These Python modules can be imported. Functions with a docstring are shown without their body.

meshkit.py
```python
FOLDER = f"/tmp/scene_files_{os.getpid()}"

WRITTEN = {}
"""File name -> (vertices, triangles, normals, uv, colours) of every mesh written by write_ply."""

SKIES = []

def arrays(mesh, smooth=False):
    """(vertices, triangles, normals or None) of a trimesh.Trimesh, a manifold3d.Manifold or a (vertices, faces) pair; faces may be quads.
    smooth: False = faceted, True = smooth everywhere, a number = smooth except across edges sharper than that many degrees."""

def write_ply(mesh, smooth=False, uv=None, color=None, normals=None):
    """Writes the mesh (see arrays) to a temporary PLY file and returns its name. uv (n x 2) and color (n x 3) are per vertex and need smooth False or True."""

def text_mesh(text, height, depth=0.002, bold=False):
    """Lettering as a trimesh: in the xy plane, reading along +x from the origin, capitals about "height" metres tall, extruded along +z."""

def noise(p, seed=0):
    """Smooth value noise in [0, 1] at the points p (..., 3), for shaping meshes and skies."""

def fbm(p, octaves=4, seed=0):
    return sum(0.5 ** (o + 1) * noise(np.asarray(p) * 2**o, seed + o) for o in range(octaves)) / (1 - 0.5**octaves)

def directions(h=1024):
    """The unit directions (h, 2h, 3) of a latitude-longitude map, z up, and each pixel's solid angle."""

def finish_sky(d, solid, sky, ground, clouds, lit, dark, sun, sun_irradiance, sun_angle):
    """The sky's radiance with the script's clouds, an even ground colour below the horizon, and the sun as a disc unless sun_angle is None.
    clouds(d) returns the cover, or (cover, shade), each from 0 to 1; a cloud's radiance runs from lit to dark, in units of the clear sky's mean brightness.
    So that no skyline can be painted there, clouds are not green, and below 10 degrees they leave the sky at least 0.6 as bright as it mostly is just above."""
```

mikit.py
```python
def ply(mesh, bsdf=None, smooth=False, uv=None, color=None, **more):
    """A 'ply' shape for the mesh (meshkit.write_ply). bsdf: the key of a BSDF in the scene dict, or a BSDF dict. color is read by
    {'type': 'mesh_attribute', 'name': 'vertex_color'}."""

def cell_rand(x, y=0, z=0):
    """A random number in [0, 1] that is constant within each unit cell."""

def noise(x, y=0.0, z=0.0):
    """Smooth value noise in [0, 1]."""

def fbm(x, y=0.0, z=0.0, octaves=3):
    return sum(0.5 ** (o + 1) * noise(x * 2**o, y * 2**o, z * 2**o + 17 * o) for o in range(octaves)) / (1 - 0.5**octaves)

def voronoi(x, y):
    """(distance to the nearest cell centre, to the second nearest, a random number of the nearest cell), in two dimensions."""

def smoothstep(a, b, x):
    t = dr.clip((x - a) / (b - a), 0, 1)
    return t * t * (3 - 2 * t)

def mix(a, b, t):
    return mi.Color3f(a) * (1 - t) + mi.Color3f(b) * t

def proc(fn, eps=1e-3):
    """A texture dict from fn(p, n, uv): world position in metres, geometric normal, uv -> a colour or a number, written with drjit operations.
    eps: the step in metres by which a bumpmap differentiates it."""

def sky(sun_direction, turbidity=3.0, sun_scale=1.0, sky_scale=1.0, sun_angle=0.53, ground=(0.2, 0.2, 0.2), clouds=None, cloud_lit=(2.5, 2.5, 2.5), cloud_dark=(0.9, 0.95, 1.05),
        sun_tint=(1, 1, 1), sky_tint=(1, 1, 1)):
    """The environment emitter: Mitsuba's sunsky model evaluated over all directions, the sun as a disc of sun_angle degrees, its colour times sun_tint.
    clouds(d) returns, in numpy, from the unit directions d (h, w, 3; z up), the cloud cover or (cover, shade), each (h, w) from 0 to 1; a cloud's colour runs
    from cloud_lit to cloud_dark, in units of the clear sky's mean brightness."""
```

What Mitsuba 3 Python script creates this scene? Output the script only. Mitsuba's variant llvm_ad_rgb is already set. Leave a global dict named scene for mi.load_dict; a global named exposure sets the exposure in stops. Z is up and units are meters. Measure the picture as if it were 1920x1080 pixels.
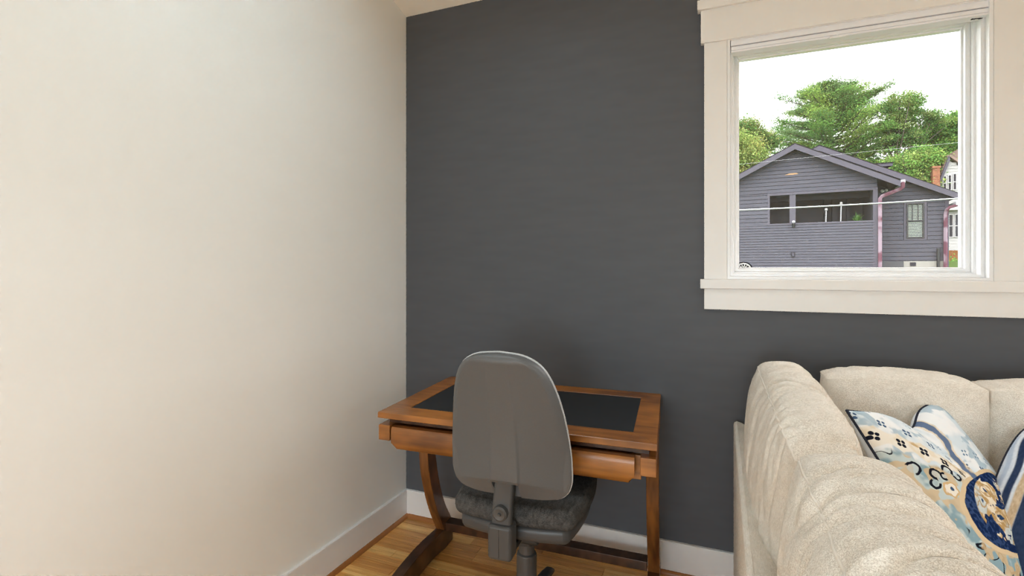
import math
import numpy as np
import trimesh
import drjit as dr
import mitsuba as mi
import mikit
import meshkit
from shapely.geometry import Polygon, box as sbox
from shapely import affinity

T = mi.ScalarTransform4f
scene = {'type': 'scene'}
labels = {}

# ------------------------------------------------------------------ camera, sky, exposure
exposure = 0.0
CAM = np.array([1.536, -2.256, 1.30])
YAW = math.radians(22.42)
FWD = np.array([-math.sin(YAW), math.cos(YAW), 0.0])
scene['camera'] = {
    'type': 'perspective', 'fov': 90.72, 'fov_axis': 'x', 'near_clip': 0.05, 'far_clip': 500.0,
    'principal_point_offset_x': 0.0, 'principal_point_offset_y': 0.0338,
    'to_world': T().look_at(origin=CAM.tolist(), target=(CAM + FWD).tolist(), up=[0, 0, 1]),
}


def cloud_cover(d):
    n = meshkit.fbm(d * np.array([3.0, 3.0, 6.0]), 4, seed=5)
    return np.full(d.shape[:2], 0.985), np.clip(0.10 + 0.35 * (n - 0.5), 0, 1)


SKY = 26.0
scene['sky'] = mikit.sky([-0.35, -0.55, 0.76], turbidity=4.0, sun_scale=0.02 * SKY, sky_scale=SKY, sun_angle=6.0,
                         ground=(0.16, 0.16, 0.13), clouds=cloud_cover,
                         cloud_lit=(1.9, 1.9, 1.92), cloud_dark=(1.1, 1.12, 1.18))
LAMP = 31.0            # drum lamps on the ceiling behind the camera
FLOOR_LAMP = 24.0       # glowing fabric shade of the standing lamp
LAMP_COLOUR = (0.77, 0.99, 1.13)

rng = np.random.default_rng(7)


# ------------------------------------------------------------------ helpers
def lin(r, g, b):
    c = np.array([r, g, b], float) / 255
    return np.where(c <= 0.04045, c / 12.92, ((c + 0.055) / 1.055) ** 2.4).tolist()


def rgb(c):
    return {'type': 'rgb', 'value': [float(x) for x in c]}


def principled(color, rough=0.5, two=True, **kw):
    d = {'type': 'principled', 'base_color': color if isinstance(color, dict) else rgb(color), 'roughness': rough, **kw}
    return {'type': 'twosided', 'bsdf': d} if two else d


def diffuse(color):
    return {'type': 'twosided', 'bsdf': {'type': 'diffuse', 'reflectance': color if isinstance(color, dict) else rgb(color)}}


def bump(inner, fn, scale=1.0, eps=5e-4):
    return {'type': 'twosided', 'bsdf': {'type': 'bumpmap', 'arbitrary': mikit.proc(fn, eps=eps), 'scale': scale, 'bsdf': inner}}


USED = {}


def num(key):
    n = USED.get(key, 0)
    USED[key] = n + 1
    return key if n == 0 else f'{key}_{n:03d}'


def put(key, mesh, bsdf, smooth=30, **kw):
    """one entry of the scene; a repeated key is numbered"""
    k = num(key)
    scene[k] = mikit.ply(mesh, bsdf, smooth=smooth, **kw)
    return k


def struct(key, mesh=None, bsdf=None, smooth=False, label=None, **kw):
    k = put(key, mesh, bsdf, smooth, **kw) if mesh is not None else num(key)
    labels[k] = {'kind': 'structure'}
    if label:
        labels[k]['label'] = label
    return k


def thing(key, label, category, group=None):
    k = num(key)
    labels[k] = {'label': label, 'category': category}
    if group:
        labels[k]['group'] = group
    return k


def say(key, label):
    labels[key] = {'label': label}


def cat(ms):
    return trimesh.util.concatenate([m for m in ms])


def xf(m, M):
    m = m.copy()
    m.apply_transform(M)
    return m


def mv(m, x=0, y=0, z=0):
    m = m.copy()
    m.apply_translation([x, y, z])
    return m


def rot(m, deg, axis, point=(0, 0, 0)):
    m = m.copy()
    m.apply_transform(trimesh.transformations.rotation_matrix(math.radians(deg), axis, point))
    return m


def bx(x0, x1, y0, y1, z0, z1):
    return mv(trimesh.creation.box([x1 - x0, y1 - y0, z1 - z0]), (x0 + x1) / 2, (y0 + y1) / 2, (z0 + z1) / 2)


def grid_box(cs):
    """surface of a box as a welded grid; cs = three coordinate lists"""
    V, F, off = [], [], 0
    for ax in range(3):
        a, b = (ax + 1) % 3, (ax + 2) % 3
        for side in (0, 1):
            ca, cb = np.array(cs[a]), np.array(cs[b])
            A, B = np.meshgrid(ca, cb, indexing='ij')
            P = np.zeros(A.shape + (3,))
            P[..., a], P[..., b], P[..., ax] = A, B, cs[ax][-1 if side else 0]
            na, nb = A.shape
            i, j = np.meshgrid(np.arange(na - 1), np.arange(nb - 1), indexing='ij')
            q = np.stack([i * nb + j, (i + 1) * nb + j, (i + 1) * nb + j + 1, i * nb + j + 1], -1).reshape(-1, 4)
            if not side:
                q = q[:, ::-1]
            V.append(P.reshape(-1, 3))
            F.append(np.vstack([q[:, [0, 1, 2]], q[:, [0, 2, 3]]]) + off)
            off += na * nb
    m = trimesh.Trimesh(np.vstack(V), np.vstack(F), process=False)
    m.merge_vertices()
    return m


def rbox(x0, x1, y0, y1, z0, z1, r=0.004, n=2, m=1):
    """box with rounded edges"""
    h = np.array([x1 - x0, y1 - y0, z1 - z0]) / 2
    r = min(r, h.min() * 0.99)
    cs = []
    for k in range(3):
        t = r * np.tan(np.linspace(0, math.pi / 4, n + 1))
        e = h[k] - r + t
        mid = np.linspace(-(h[k] - r), h[k] - r, m + 1)
        cs.append(np.unique(np.round(np.concatenate([-e[::-1], mid, e]), 9)))
    g = grid_box(cs)
    p = np.array(g.vertices)
    inner = np.clip(p, -(h - r), h - r)
    d = p - inner
    L = np.linalg.norm(d, axis=1, keepdims=True)
    g.vertices = inner + d / np.maximum(L, 1e-12) * r + [(x0 + x1) / 2, (y0 + y1) / 2, (z0 + z1) / 2]
    return g


def cyl(p, q, r, n=20, r2=None):
    """a solid round bar from p to q"""
    p, q = np.array(p, float), np.array(q, float)
    return sweep([p, q], circle(1.0, n), scale=[r, r if r2 is None else r2])


def circle(r, n=12):
    a = np.arange(n) * 2 * math.pi / n
    return np.stack([r * np.cos(a), r * np.sin(a)], 1)


def rrect(w, h, r, n=4):
    """rounded rectangle outline, counter-clockwise"""
    out = []
    for cx, cy, a0 in ((w / 2 - r, h / 2 - r, 0), (-w / 2 + r, h / 2 - r, 90), (-w / 2 + r, -h / 2 + r, 180), (w / 2 - r, -h / 2 + r, 270)):
        for a in np.radians(np.linspace(a0, a0 + 90, n)):
            out.append([cx + r * math.cos(a), cy + r * math.sin(a)])
    return np.array(out)


def sweep(path, prof, up=None, scale=None, closed=False):
    """profile (n x 2) carried along a polyline; profile axes: side, up"""
    P = np.array(path, float)
    n, k = len(P), len(prof)
    if closed:
        t = np.roll(P, -1, 0) - np.roll(P, 1, 0)
    else:
        t = np.gradient(P, axis=0)
    t /= np.linalg.norm(t, axis=1, keepdims=True)
    if up is None:
        u0 = np.array([0, 0, 1.0]) if abs(t[0][2]) < 0.9 else np.array([0, 1.0, 0])
    else:
        u0 = np.array(up, float)
    rings, u = [], u0
    for i in range(n):
        s = np.cross(t[i], u)
        s /= np.linalg.norm(s) + 1e-12
        u = np.cross(s, t[i])
        sc = 1.0 if scale is None else scale[i]
        pr = np.asarray(prof) * sc
        rings.append(P[i] + pr[:, :1] * s + pr[:, 1:] * u)
        if up is not None:
            u = u0
    V = np.vstack(rings)
    F = []
    m = n if closed else n - 1
    for i in range(m):
        a, b = i * k, ((i + 1) % n) * k
        for j in range(k):
            j2 = (j + 1) % k
            F += [[a + j, a + j2, b + j2], [a + j, b + j2, b + j]]
    if not closed:
        c0, c1 = len(V), len(V) + 1
        V = np.vstack([V, rings[0].mean(0), rings[-1].mean(0)])
        for j in range(k):
            j2 = (j + 1) % k
            F += [[c0, j2, j], [c1, (n - 1) * k + j, (n - 1) * k + j2]]
    mm = trimesh.Trimesh(V, np.array(F), process=False)
    if mm.volume < 0:
        mm.invert()
    return mm


def prism(poly, h, c=0.0):
    """outline (n x 2, counter-clockwise) extruded along +z by h, with edges chamfered by c"""
    p = np.array(poly, float)
    if Polygon(p).exterior.is_ccw is False:
        p = p[::-1]
    n = len(p)
    e = np.roll(p, -1, 0) - p
    e /= np.linalg.norm(e, axis=1, keepdims=True) + 1e-12
    nn = np.stack([e[:, 1], -e[:, 0]], 1)
    b = nn + np.roll(nn, 1, 0)
    b /= np.maximum((b * nn).sum(1, keepdims=True), 0.35)
    if c > 0:
        lv = [(p - b * c, 0), (p, c), (p, h - c), (p - b * c, h)]
    else:
        lv = [(p, 0), (p, h)]
    V = np.vstack([np.column_stack([q, np.full(n, z)]) for q, z in lv])
    F = []
    for L in range(len(lv) - 1):
        for j in range(n):
            j2 = (j + 1) % n
            a, d = L * n, (L + 1) * n
            F += [[a + j, a + j2, d + j2], [a + j, d + j2, d + j]]
    _, tri = trimesh.creation.triangulate_polygon(Polygon(lv[0][0]), engine='earcut')
    vv, tri = trimesh.creation.triangulate_polygon(Polygon(lv[0][0]), engine='earcut')
    # map earcut's vertices back to ours
    idx = np.array([int(np.argmin(((lv[0][0] - q) ** 2).sum(1))) for q in vv])
    tri = idx[tri]
    a, bb, cc = lv[0][0][tri[:, 0]], lv[0][0][tri[:, 1]], lv[0][0][tri[:, 2]]
    area = (bb - a)[:, 0] * (cc - a)[:, 1] - (bb - a)[:, 1] * (cc - a)[:, 0]
    tri = np.where((area < 0)[:, None], tri[:, ::-1], tri)
    F = np.vstack([np.array(F), tri[:, ::-1], tri + (len(lv) - 1) * n])
    return trimesh.Trimesh(V, F, process=False)


def prism_x(poly_yz, x0, x1, c=0.0):
    """outline in (y, z) extruded along x"""
    m = prism(poly_yz, x1 - x0, c)
    M = np.array([[0, 0, 1, x0], [1, 0, 0, 0], [0, 1, 0, 0], [0, 0, 0, 1.0]])
    return xf(m, M)


def prism_y(poly_xz, y0, y1, c=0.0):
    """outline in (x, z) extruded along y"""
    m = prism(poly_xz, y1 - y0, c)
    M = np.array([[1, 0, 0, 0], [0, 0, -1, y1], [0, 1, 0, 0], [0, 0, 0, 1.0]])
    return xf(m, M)


def poly_extrude(poly, h):
    return trimesh.creation.extrude_polygon(poly, h, engine='earcut')


def lathe(prof, n=32):
    return trimesh.creation.revolve(np.array(prof, float), sections=n)


def ring_frame(x0, x1, z0, z1, w, y0, y1, c=0.0015):
    """rectangular frame in the xz plane, bar width w, from y0 to y1, edges eased"""
    outer = [(x0, z0), (x1, z0), (x1, z1), (x0, z1)]
    inner = [(x0 + w, z0 + w), (x1 - w, z0 + w), (x1 - w, z1 - w), (x0 + w, z1 - w)]

    def inset(p, d):
        sx = [1, -1, -1, 1]
        sz = [1, 1, -1, -1]
        return [(a + sx[i] * d, b + sz[i] * d) for i, (a, b) in enumerate(p)]
    loops = [(outer, y1), (outer, y0 + c), (inset(outer, c), y0), (inset(inner, -c), y0), (inner, y0 + c), (inner, y1)]
    V = np.array([[x, y, z] for p, y in loops for x, z in p])
    F = []
    for L in range(len(loops)):
        M = (L + 1) % len(loops)
        for j in range(4):
            k = (j + 1) % 4
            F += [[L * 4 + j, M * 4 + j, M * 4 + k], [L * 4 + j, M * 4 + k, L * 4 + k]]
    m = trimesh.Trimesh(V, np.array(F), process=False)
    if m.volume < 0:
        m.invert()
    return m


# ------------------------------------------------------------------ materials
fbm, noise, mix, sstep, cell = mikit.fbm, mikit.noise, mikit.mix, mikit.smoothstep, mikit.cell_rand


def m_wall(p, n, uv):
    return mix((0.785, 0.768, 0.715), (0.805, 0.792, 0.745), fbm(p.x * 3, p.y * 3, p.z * 3, 3))


def m_dark(p, n, uv):
    f = fbm(p.x * 9, p.y * 9, p.z * 40, 3)
    return mix((0.069, 0.073, 0.081), (0.080, 0.084, 0.092), f)


def m_oak(tone):
    lo, hi = tone

    def fn(p, n, uv):
        o = cell(p.y * 17.544 + 0.001, 3.0) * 40
        g = fbm(p.x * 5 + o, p.y * 130 + o, 1.0, 4)
        streak = fbm(p.x * 2.2 + o, p.y * 45 + o * 2, 4.0, 3)
        t = sstep(0.25, 0.8, 0.55 * g + 0.45 * streak)
        fleck = sstep(0.72, 0.8, noise(p.x * 14 + o, p.y * 420, 2.0))
        return mix(mix(lo, hi, t), (0.25, 0.11, 0.03), fleck * 0.25)
    return fn


def m_deskwood(p, n, uv):
    g = fbm(p.x * 8, p.y * 70, p.z * 70, 3)
    blotch = fbm(p.x * 7 + 3, p.y * 8, p.z * 12, 3)
    t = sstep(0.17, 0.84, 0.30 * g + 0.70 * blotch)
    return mix((0.105, 0.035, 0.009), (0.375, 0.140, 0.025), t)


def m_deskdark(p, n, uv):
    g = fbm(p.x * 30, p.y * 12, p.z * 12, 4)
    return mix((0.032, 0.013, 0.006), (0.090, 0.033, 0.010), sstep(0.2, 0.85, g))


def m_tweed(p, n, uv):
    g = noise(p.x * 800, p.y * 800, p.z * 800)
    h = fbm(p.x * 160, p.y * 60, p.z * 60, 2)
    return mix((0.030, 0.030, 0.030), (0.115, 0.112, 0.108), sstep(0.2, 0.85, 0.6 * g + 0.4 * h))


def m_plastic(p, n, uv):
    g = noise(p.x * 700, p.y * 700, p.z * 700)
    return mix((0.086, 0.087, 0.088), (0.100, 0.101, 0.102), g)


def m_sofa(p, n, uv):
    g = noise(p.x * 1250, p.y * 1250, p.z * 1000)
    h = noise(p.x * 620 + 7, p.y * 620, p.z * 480)
    s = fbm(p.x * 40, p.y * 40, p.z * 40, 2)
    t = sstep(0.18, 0.82, 0.5 * g + 0.32 * h + 0.18 * s)
    return mix((0.50, 0.445, 0.37), (0.88, 0.835, 0.76), t)


def b_sofa(p, n, uv):
    return noise(p.x * 900, p.y * 900, p.z * 900)


scene['wall_paint'] = diffuse(mikit.proc(m_wall))
scene['dark_paint'] = principled(mikit.proc(m_dark), 0.55, specular=0.35)
scene['ceiling_paint'] = diffuse((0.88, 0.83, 0.74))
scene['trim_paint'] = principled((0.72, 0.705, 0.68), 0.38, specular=0.4)
scene['vinyl'] = principled((0.74, 0.745, 0.75), 0.3, specular=0.45)
OAK = [((0.54, 0.245, 0.052), (0.74, 0.41, 0.118)), ((0.45, 0.185, 0.038), (0.67, 0.335, 0.092)),
       ((0.62, 0.32, 0.082), (0.80, 0.49, 0.170)), ((0.34, 0.150, 0.038), (0.56, 0.27, 0.072))]
for i, tone in enumerate(OAK):
    scene[f'oak_{i}'] = principled(mikit.proc(m_oak(tone)), 0.32, specular=0.4, clearcoat=0.25, clearcoat_gloss=0.8)
scene['oak_trim'] = principled((0.30, 0.115, 0.030), 0.35, specular=0.45)
scene['desk_wood'] = principled(mikit.proc(m_deskwood), 0.30, specular=0.5, clearcoat=0.4, clearcoat_gloss=0.85)
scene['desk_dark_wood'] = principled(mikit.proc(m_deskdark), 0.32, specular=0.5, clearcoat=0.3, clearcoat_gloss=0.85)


def m_legwood(p, n, uv):
    g = fbm(p.x * 50, p.y * 10, p.z * 8, 3)
    return mix((0.070, 0.024, 0.007), (0.210, 0.078, 0.017), sstep(0.15, 0.90, g))


scene['desk_leg_wood'] = principled(mikit.proc(m_legwood), 0.30, specular=0.5, clearcoat=0.4, clearcoat_gloss=0.85)
scene['black_leather'] = principled((0.014, 0.015, 0.017), 0.42, specular=0.5)
scene['shell_plastic'] = principled(mikit.proc(m_plastic), 0.42, specular=0.45)
scene['bar_plastic'] = principled((0.052, 0.052, 0.053), 0.40, specular=0.45)
scene['tweed'] = diffuse(mikit.proc(m_tweed))
scene['edge_trim'] = principled((0.42, 0.43, 0.44), 0.28, specular=0.6)
scene['black_plastic'] = principled((0.020, 0.020, 0.021), 0.38, specular=0.5)
scene['grey_metal'] = principled((0.070, 0.069, 0.068), 0.35, metallic=0.25, specular=0.5)
scene['sofa_fabric'] = bump({'type': 'diffuse', 'reflectance': mikit.proc(m_sofa)}, b_sofa, 0.00022)
scene['sofa_welt'] = diffuse((0.72, 0.67, 0.60))
scene['window_glass'] = {'type': 'thindielectric', 'int_ior': 1.5, 'ext_ior': 1.0}
scene['blind_fabric'] = diffuse((0.76, 0.765, 0.79))
scene['decal_white'] = diffuse((0.80, 0.80, 0.80))
scene['decal_black'] = diffuse((0.02, 0.02, 0.025))

# ------------------------------------------------------------------ room shell
XR, YF = 5.4, -4.9           # right wall, wall behind the camera
RIDGE = -3.5
H0 = 2.628
SL = math.tan(math.radians(16.05))
HR = H0 + SL * 3.5
HF = HR - SL * (RIDGE - YF)
WT = 0.15

WIN = [(1.56, 2.404, 1.256, 2.24), (2.585, 3.429, 1.256, 2.24)]
back = sbox(-WT, -0.1, XR + WT, H0 + 0.12)
for a, b, c, d in WIN:
    back = back.difference(sbox(a, c, b, d))
m = poly_extrude(back, WT)
m = xf(m, np.array([[1, 0, 0, 0], [0, 0, -1, WT], [0, 1, 0, 0], [0, 0, 0, 1.0]]))
struct('wall_back', m, 'dark_paint')

gable = [(0.0, -0.1), (0.0, H0), (RIDGE, HR), (YF, HF), (YF, -0.1)]
struct('wall_left', prism_x(gable, -WT, 0.0), 'wall_paint')
DOOR = (-4.5, -1.3, 0.02, 2.25)      # glazed opening in the right wall
rw = Polygon(gable).difference(sbox(DOOR[0], DOOR[2], DOOR[1], DOOR[3]))
m = poly_extrude(rw, WT)
struct('wall_right', xf(m, np.array([[0, 0, 1, XR], [1, 0, 0, 0], [0, 1, 0, 0], [0, 0, 0, 1.0]])), 'wall_paint')
fw_ = sbox(-WT, -0.1, XR + WT, HF + 0.12)
FWIN = [(0.12, 1.66, 0.02, 2.25)]
for a, b, c, d in FWIN:
    fw_ = fw_.difference(sbox(a, c, b, d))
m = poly_extrude(fw_, WT)
struct('wall_front', xf(m, np.array([[1, 0, 0, 0], [0, 0, -1, YF], [0, 1, 0, 0], [0, 0, 0, 1.0]])), 'wall_paint')
ceil = prism_x([(WT, H0 - SL * WT), (RIDGE, HR), (YF - WT, HF - SL * WT), (YF - WT, HF - SL * WT + 0.15), (RIDGE, HR + 0.15), (WT, H0 - SL * WT + 0.15)], -WT, XR + WT)
struct('ceiling', ceil, 'ceiling_paint')

# floor: strip boards, single pieces where the camera can see them
FL = struct('floor', bx(-WT, XR + WT, YF - WT, WT, -0.14, -0.012), 'oak_1')
BW = 0.057
nrow = 18
for r in range(nrow):
    y1 = -0.016 - r * BW
    x = 0.016 - rng.uniform(0, 0.5)
    while x < 1.75:
        L = rng.uniform(0.45, 1.15)
        a, b = max(x, 0.016), min(x + L, 1.80)
        if b - a > 0.02:
            h = rng.uniform(-0.0005, 0.0003)
            g = 0.0006
            put('floor__board', prism(np.array([[a + g, y1 - BW + g], [b - g, y1 - BW + g], [b - g, y1 - g], [a + g, y1 - g]]), 0.012 + h, 0.0012).apply_translation([0, 0, -0.012]), f'oak_{rng.choice([0, 0, 1, 2, 2, 3])}', False)
        x += L
fy = -0.016 - nrow * BW
far_ = []
for a, b, c, d in ((0.0, XR, YF, fy), (1.802, XR, fy, 0.0)):
    far_.append(bx(a, b, c, d, -0.012, 0.0))
k = put('floor__board_field', cat(far_), 'oak_0', False)
labels[k] = {'kind': 'stuff', 'label': 'honey oak strip flooring behind the camera and sofa'}

# baseboards with quarter-round shoe
bb_prof = [(0.0, 0.0), (-0.015, 0.0), (-0.015, 0.136), (-0.012, 0.139), (0.0, 0.139)]
sh = [(-0.015, 0.0)] + [(-0.015 - 0.014 * math.cos(a), 0.018 * math.sin(a)) for a in np.linspace(0, math.pi / 2, 6)]
bbk = struct('baseboard_back', prism_x(bb_prof, 0.0, XR), 'trim_paint', 25)
say(put(bbk + '__shoe_molding', prism_x(sh, 0.0, XR), 'oak_trim', 40), 'stained oak shoe moulding')
flip = np.array([[0, -1, 0, 0], [1, 0, 0, 0], [0, 0, 1, 0], [0, 0, 0, 1.0]])   # (x, y) -> (-y, x)


def to_left(m):
    return xf(m, np.array([[0, -1, 0, 0], [1, 0, 0, YF], [0, 0, 1, 0], [0, 0, 0, 1.0]]))


bbl = struct('baseboard_left', to_left(prism_x(bb_prof, 0.0, -YF)), 'trim_paint', 25)
say(put(bbl + '__shoe_molding', to_left(prism_x(sh, 0.0, -YF)), 'oak_trim', 40), 'stained oak shoe moulding')


# ------------------------------------------------------------------ windows in the dark wall
def window(idx, a, b, c, d, decal=False):
    w = struct('window_' + str(idx))
    # vinyl unit: nested frames stepping back to the glass
    put(w + '__jamb_frame', ring_frame(a, b, c, d, 0.012, -0.018, 0.145), 'vinyl', 25)
    put(w + '__outer_frame', ring_frame(a + 0.010, b - 0.010, c + 0.010, d - 0.014, 0.013, 0.012, 0.140, 0.003), 'vinyl', 25)
    put(w + '__stop', ring_frame(a + 0.020, b - 0.020, c + 0.020, d - 0.026, 0.010, 0.052, 0.140, 0.002), 'vinyl', 25)
    s = put(w + '__sash', ring_frame(a + 0.027, b - 0.027, c + 0.027, d - 0.033, 0.017, 0.072, 0.138, 0.005), 'vinyl', 25)
    put(s + '__glazing_bead', ring_frame(a + 0.041, b - 0.041, c + 0.041, d - 0.047, 0.008, 0.096, 0.120, 0.004), 'vinyl', 25)
    gx = (a + 0.040, b - 0.040, c + 0.040, d - 0.040)
    pane = trimesh.Trimesh([[gx[0], 0.112, gx[2]], [gx[1], 0.112, gx[2]], [gx[1], 0.112, gx[3]], [gx[0], 0.112, gx[3]]], [[0, 1, 2], [0, 2, 3]], process=False)
    say(put(w + '__pane', pane, 'window_glass', False), 'clear glass pane')
    return w


w1 = window(1, *WIN[0])
w2 = window(2, *WIN[1])

# casing around the pair of windows: jambs, mullion, head board, cap, stool, apron
trim = struct('trim_1', label='wide flat white casing around the window')
X0, X1 = 1.473, 3.516
for xa, xb in ((X0, 1.560), (2.404, 2.585), (3.429, X1)):
    put(trim + '__side_casing', rbox(xa, xb, -0.020, 0.0, 1.2555, 2.231, 0.0015, 1), 'trim_paint', 25)
put(trim + '__head_casing', rbox(1.460, X1 + 0.013, -0.026, 0.0, 2.230, 2.366, 0.0015, 1), 'trim_paint', 25)
put(trim + '__cap', rbox(1.447, X1 + 0.026, -0.040, 0.0, 2.364, 2.404, 0.0015, 1), 'trim_paint', 25)
put(trim + '__stool', rbox(1.458, X1 + 0.014, -0.034, 0.0, 1.217, 1.2565, 0.003, 2), 'trim_paint', 25)
put(trim + '__apron', rbox(X0, X1, -0.020, 0.0, 1.132, 1.218, 0.0015, 1), 'trim_paint', 25)


def blind(a, b, z1, label):
    t = thing('roller_blind', label, 'window blind')
    put(t + '__headrail', prism_x([(-0.012, z1), (-0.013, z1 - 0.034), (0.045, z1 - 0.034), (0.045, z1)], a + 0.014, b - 0.009, 0.001), 'blind_fabric', 20)
    put(t + '__folded_shade', prism_x([(-0.008, z1 - 0.036), (-0.012, z1 - 0.040), (-0.012, z1 - 0.052), (-0.008, z1 - 0.054), (0.028, z1 - 0.054), (0.028, z1 - 0.036)], a + 0.015, b - 0.010, 0.001), 'blind_fabric', 20)
    put(t + '__bottom_rail', prism_x([(-0.013, z1 - 0.0545), (-0.013, z1 - 0.0600), (-0.011, z1 - 0.0615), (0.030, z1 - 0.0615), (0.030, z1 - 0.0545)], a + 0.015, b - 0.010, 0.001), 'blind_fabric', 20)
    xm = a + 0.38
    say(put(t + '__pull_tab', cat([rbox(xm - 0.022, xm + 0.030, -0.018, -0.008, z1 - 0.066, z1 - 0.058, 0.002, 2),
                                   mv(rot(lathe([(0.0001, 0), (0.004, 0), (0.004, 0.004), (0.0001, 0.004)], 12), 90, [1, 0, 0]), xm + 0.004, -0.016, z1 - 0.059)]), 'vinyl', 30), 'small white pull tab')
    return t


b1 = blind(*WIN[0][:2], WIN[0][3], 'white fabric blind drawn fully up under the window head')
b2 = blind(*WIN[1][:2], WIN[1][3], 'white fabric blind drawn up in the window beyond the mullion')
# tiny illegible tag at the blind's right end
tx = 2.404 - 0.052
tag = [rbox(tx + o, tx + o + wd, 0.004 + 2 * dz, 0.004 + 2 * dz + 1.6 * hh, 2.1772, 2.1792, 0.0006, 1) for o, wd, dz, hh in
       ((0.000, 0.007, 0.000, 0.006), (0.009, 0.003, 0.000, 0.007), (0.013, 0.008, 0.001, 0.003), (0.022, 0.004, 0.001, 0.007), (0.027, 0.006, 0.003, 0.004))]
say(put(b1 + '__tag', cat(tag), 'decal_black', 25), 'tiny dark maker mark')

# glass decal: round emblem in the lower left corner, cut by the frame
dk = w1 + '__decal'
dc = np.array([1.626, 1.292])
R = 0.037


def annulus(r0, r1, a0, a1, y, n=24):
    a = np.linspace(a0, a1, n)
    V = np.vstack([np.column_stack([dc[0] + r * np.cos(a), np.full(n, y), dc[1] + r * np.sin(a)]) for r in (r0, r1)])
    V = np.vstack([V, V + [0, 0.0006, 0]])
    F = []
    for j in range(n - 1):
        for q in ((j, j + 1, n + j + 1, n + j), (2 * n + j, 3 * n + j, 3 * n + j + 1, 2 * n + j + 1), (n + j, n + j + 1, 3 * n + j + 1, 3 * n + j), (j, 2 * n + j, 2 * n + j + 1, j + 1)):
            F += [[q[0], q[1], q[2]], [q[0], q[2], q[3]]]
    return trimesh.Trimesh(V, F, process=False)


A0, A1 = 0.02, math.pi - 0.02
k = put(dk, annulus(R - 0.004, R, A0, A1, 0.1105), 'decal_black', False)
say(k, 'round black and white emblem sticker')
put(dk + '__band', annulus(R - 0.010, R - 0.0045, A0, A1, 0.1106), 'decal_white', False)
marks = [annulus(0.019, 0.026, math.pi * f, math.pi * (f + 0.08), 0.1104, 4) for f in (0.06, 0.2, 0.33, 0.47, 0.6, 0.74, 0.86)]
marks += [annulus(0.004, 0.016, math.pi * f, math.pi * (f + 0.12), 0.1104, 4) for f in (0.1, 0.36, 0.55, 0.78)]
put(dk + '__emblem', cat(marks), 'decal_black', False)
put(dk + '__ground', annulus(0.0005, R - 0.0105, A0, A1, 0.1107), 'decal_white', False)

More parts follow.
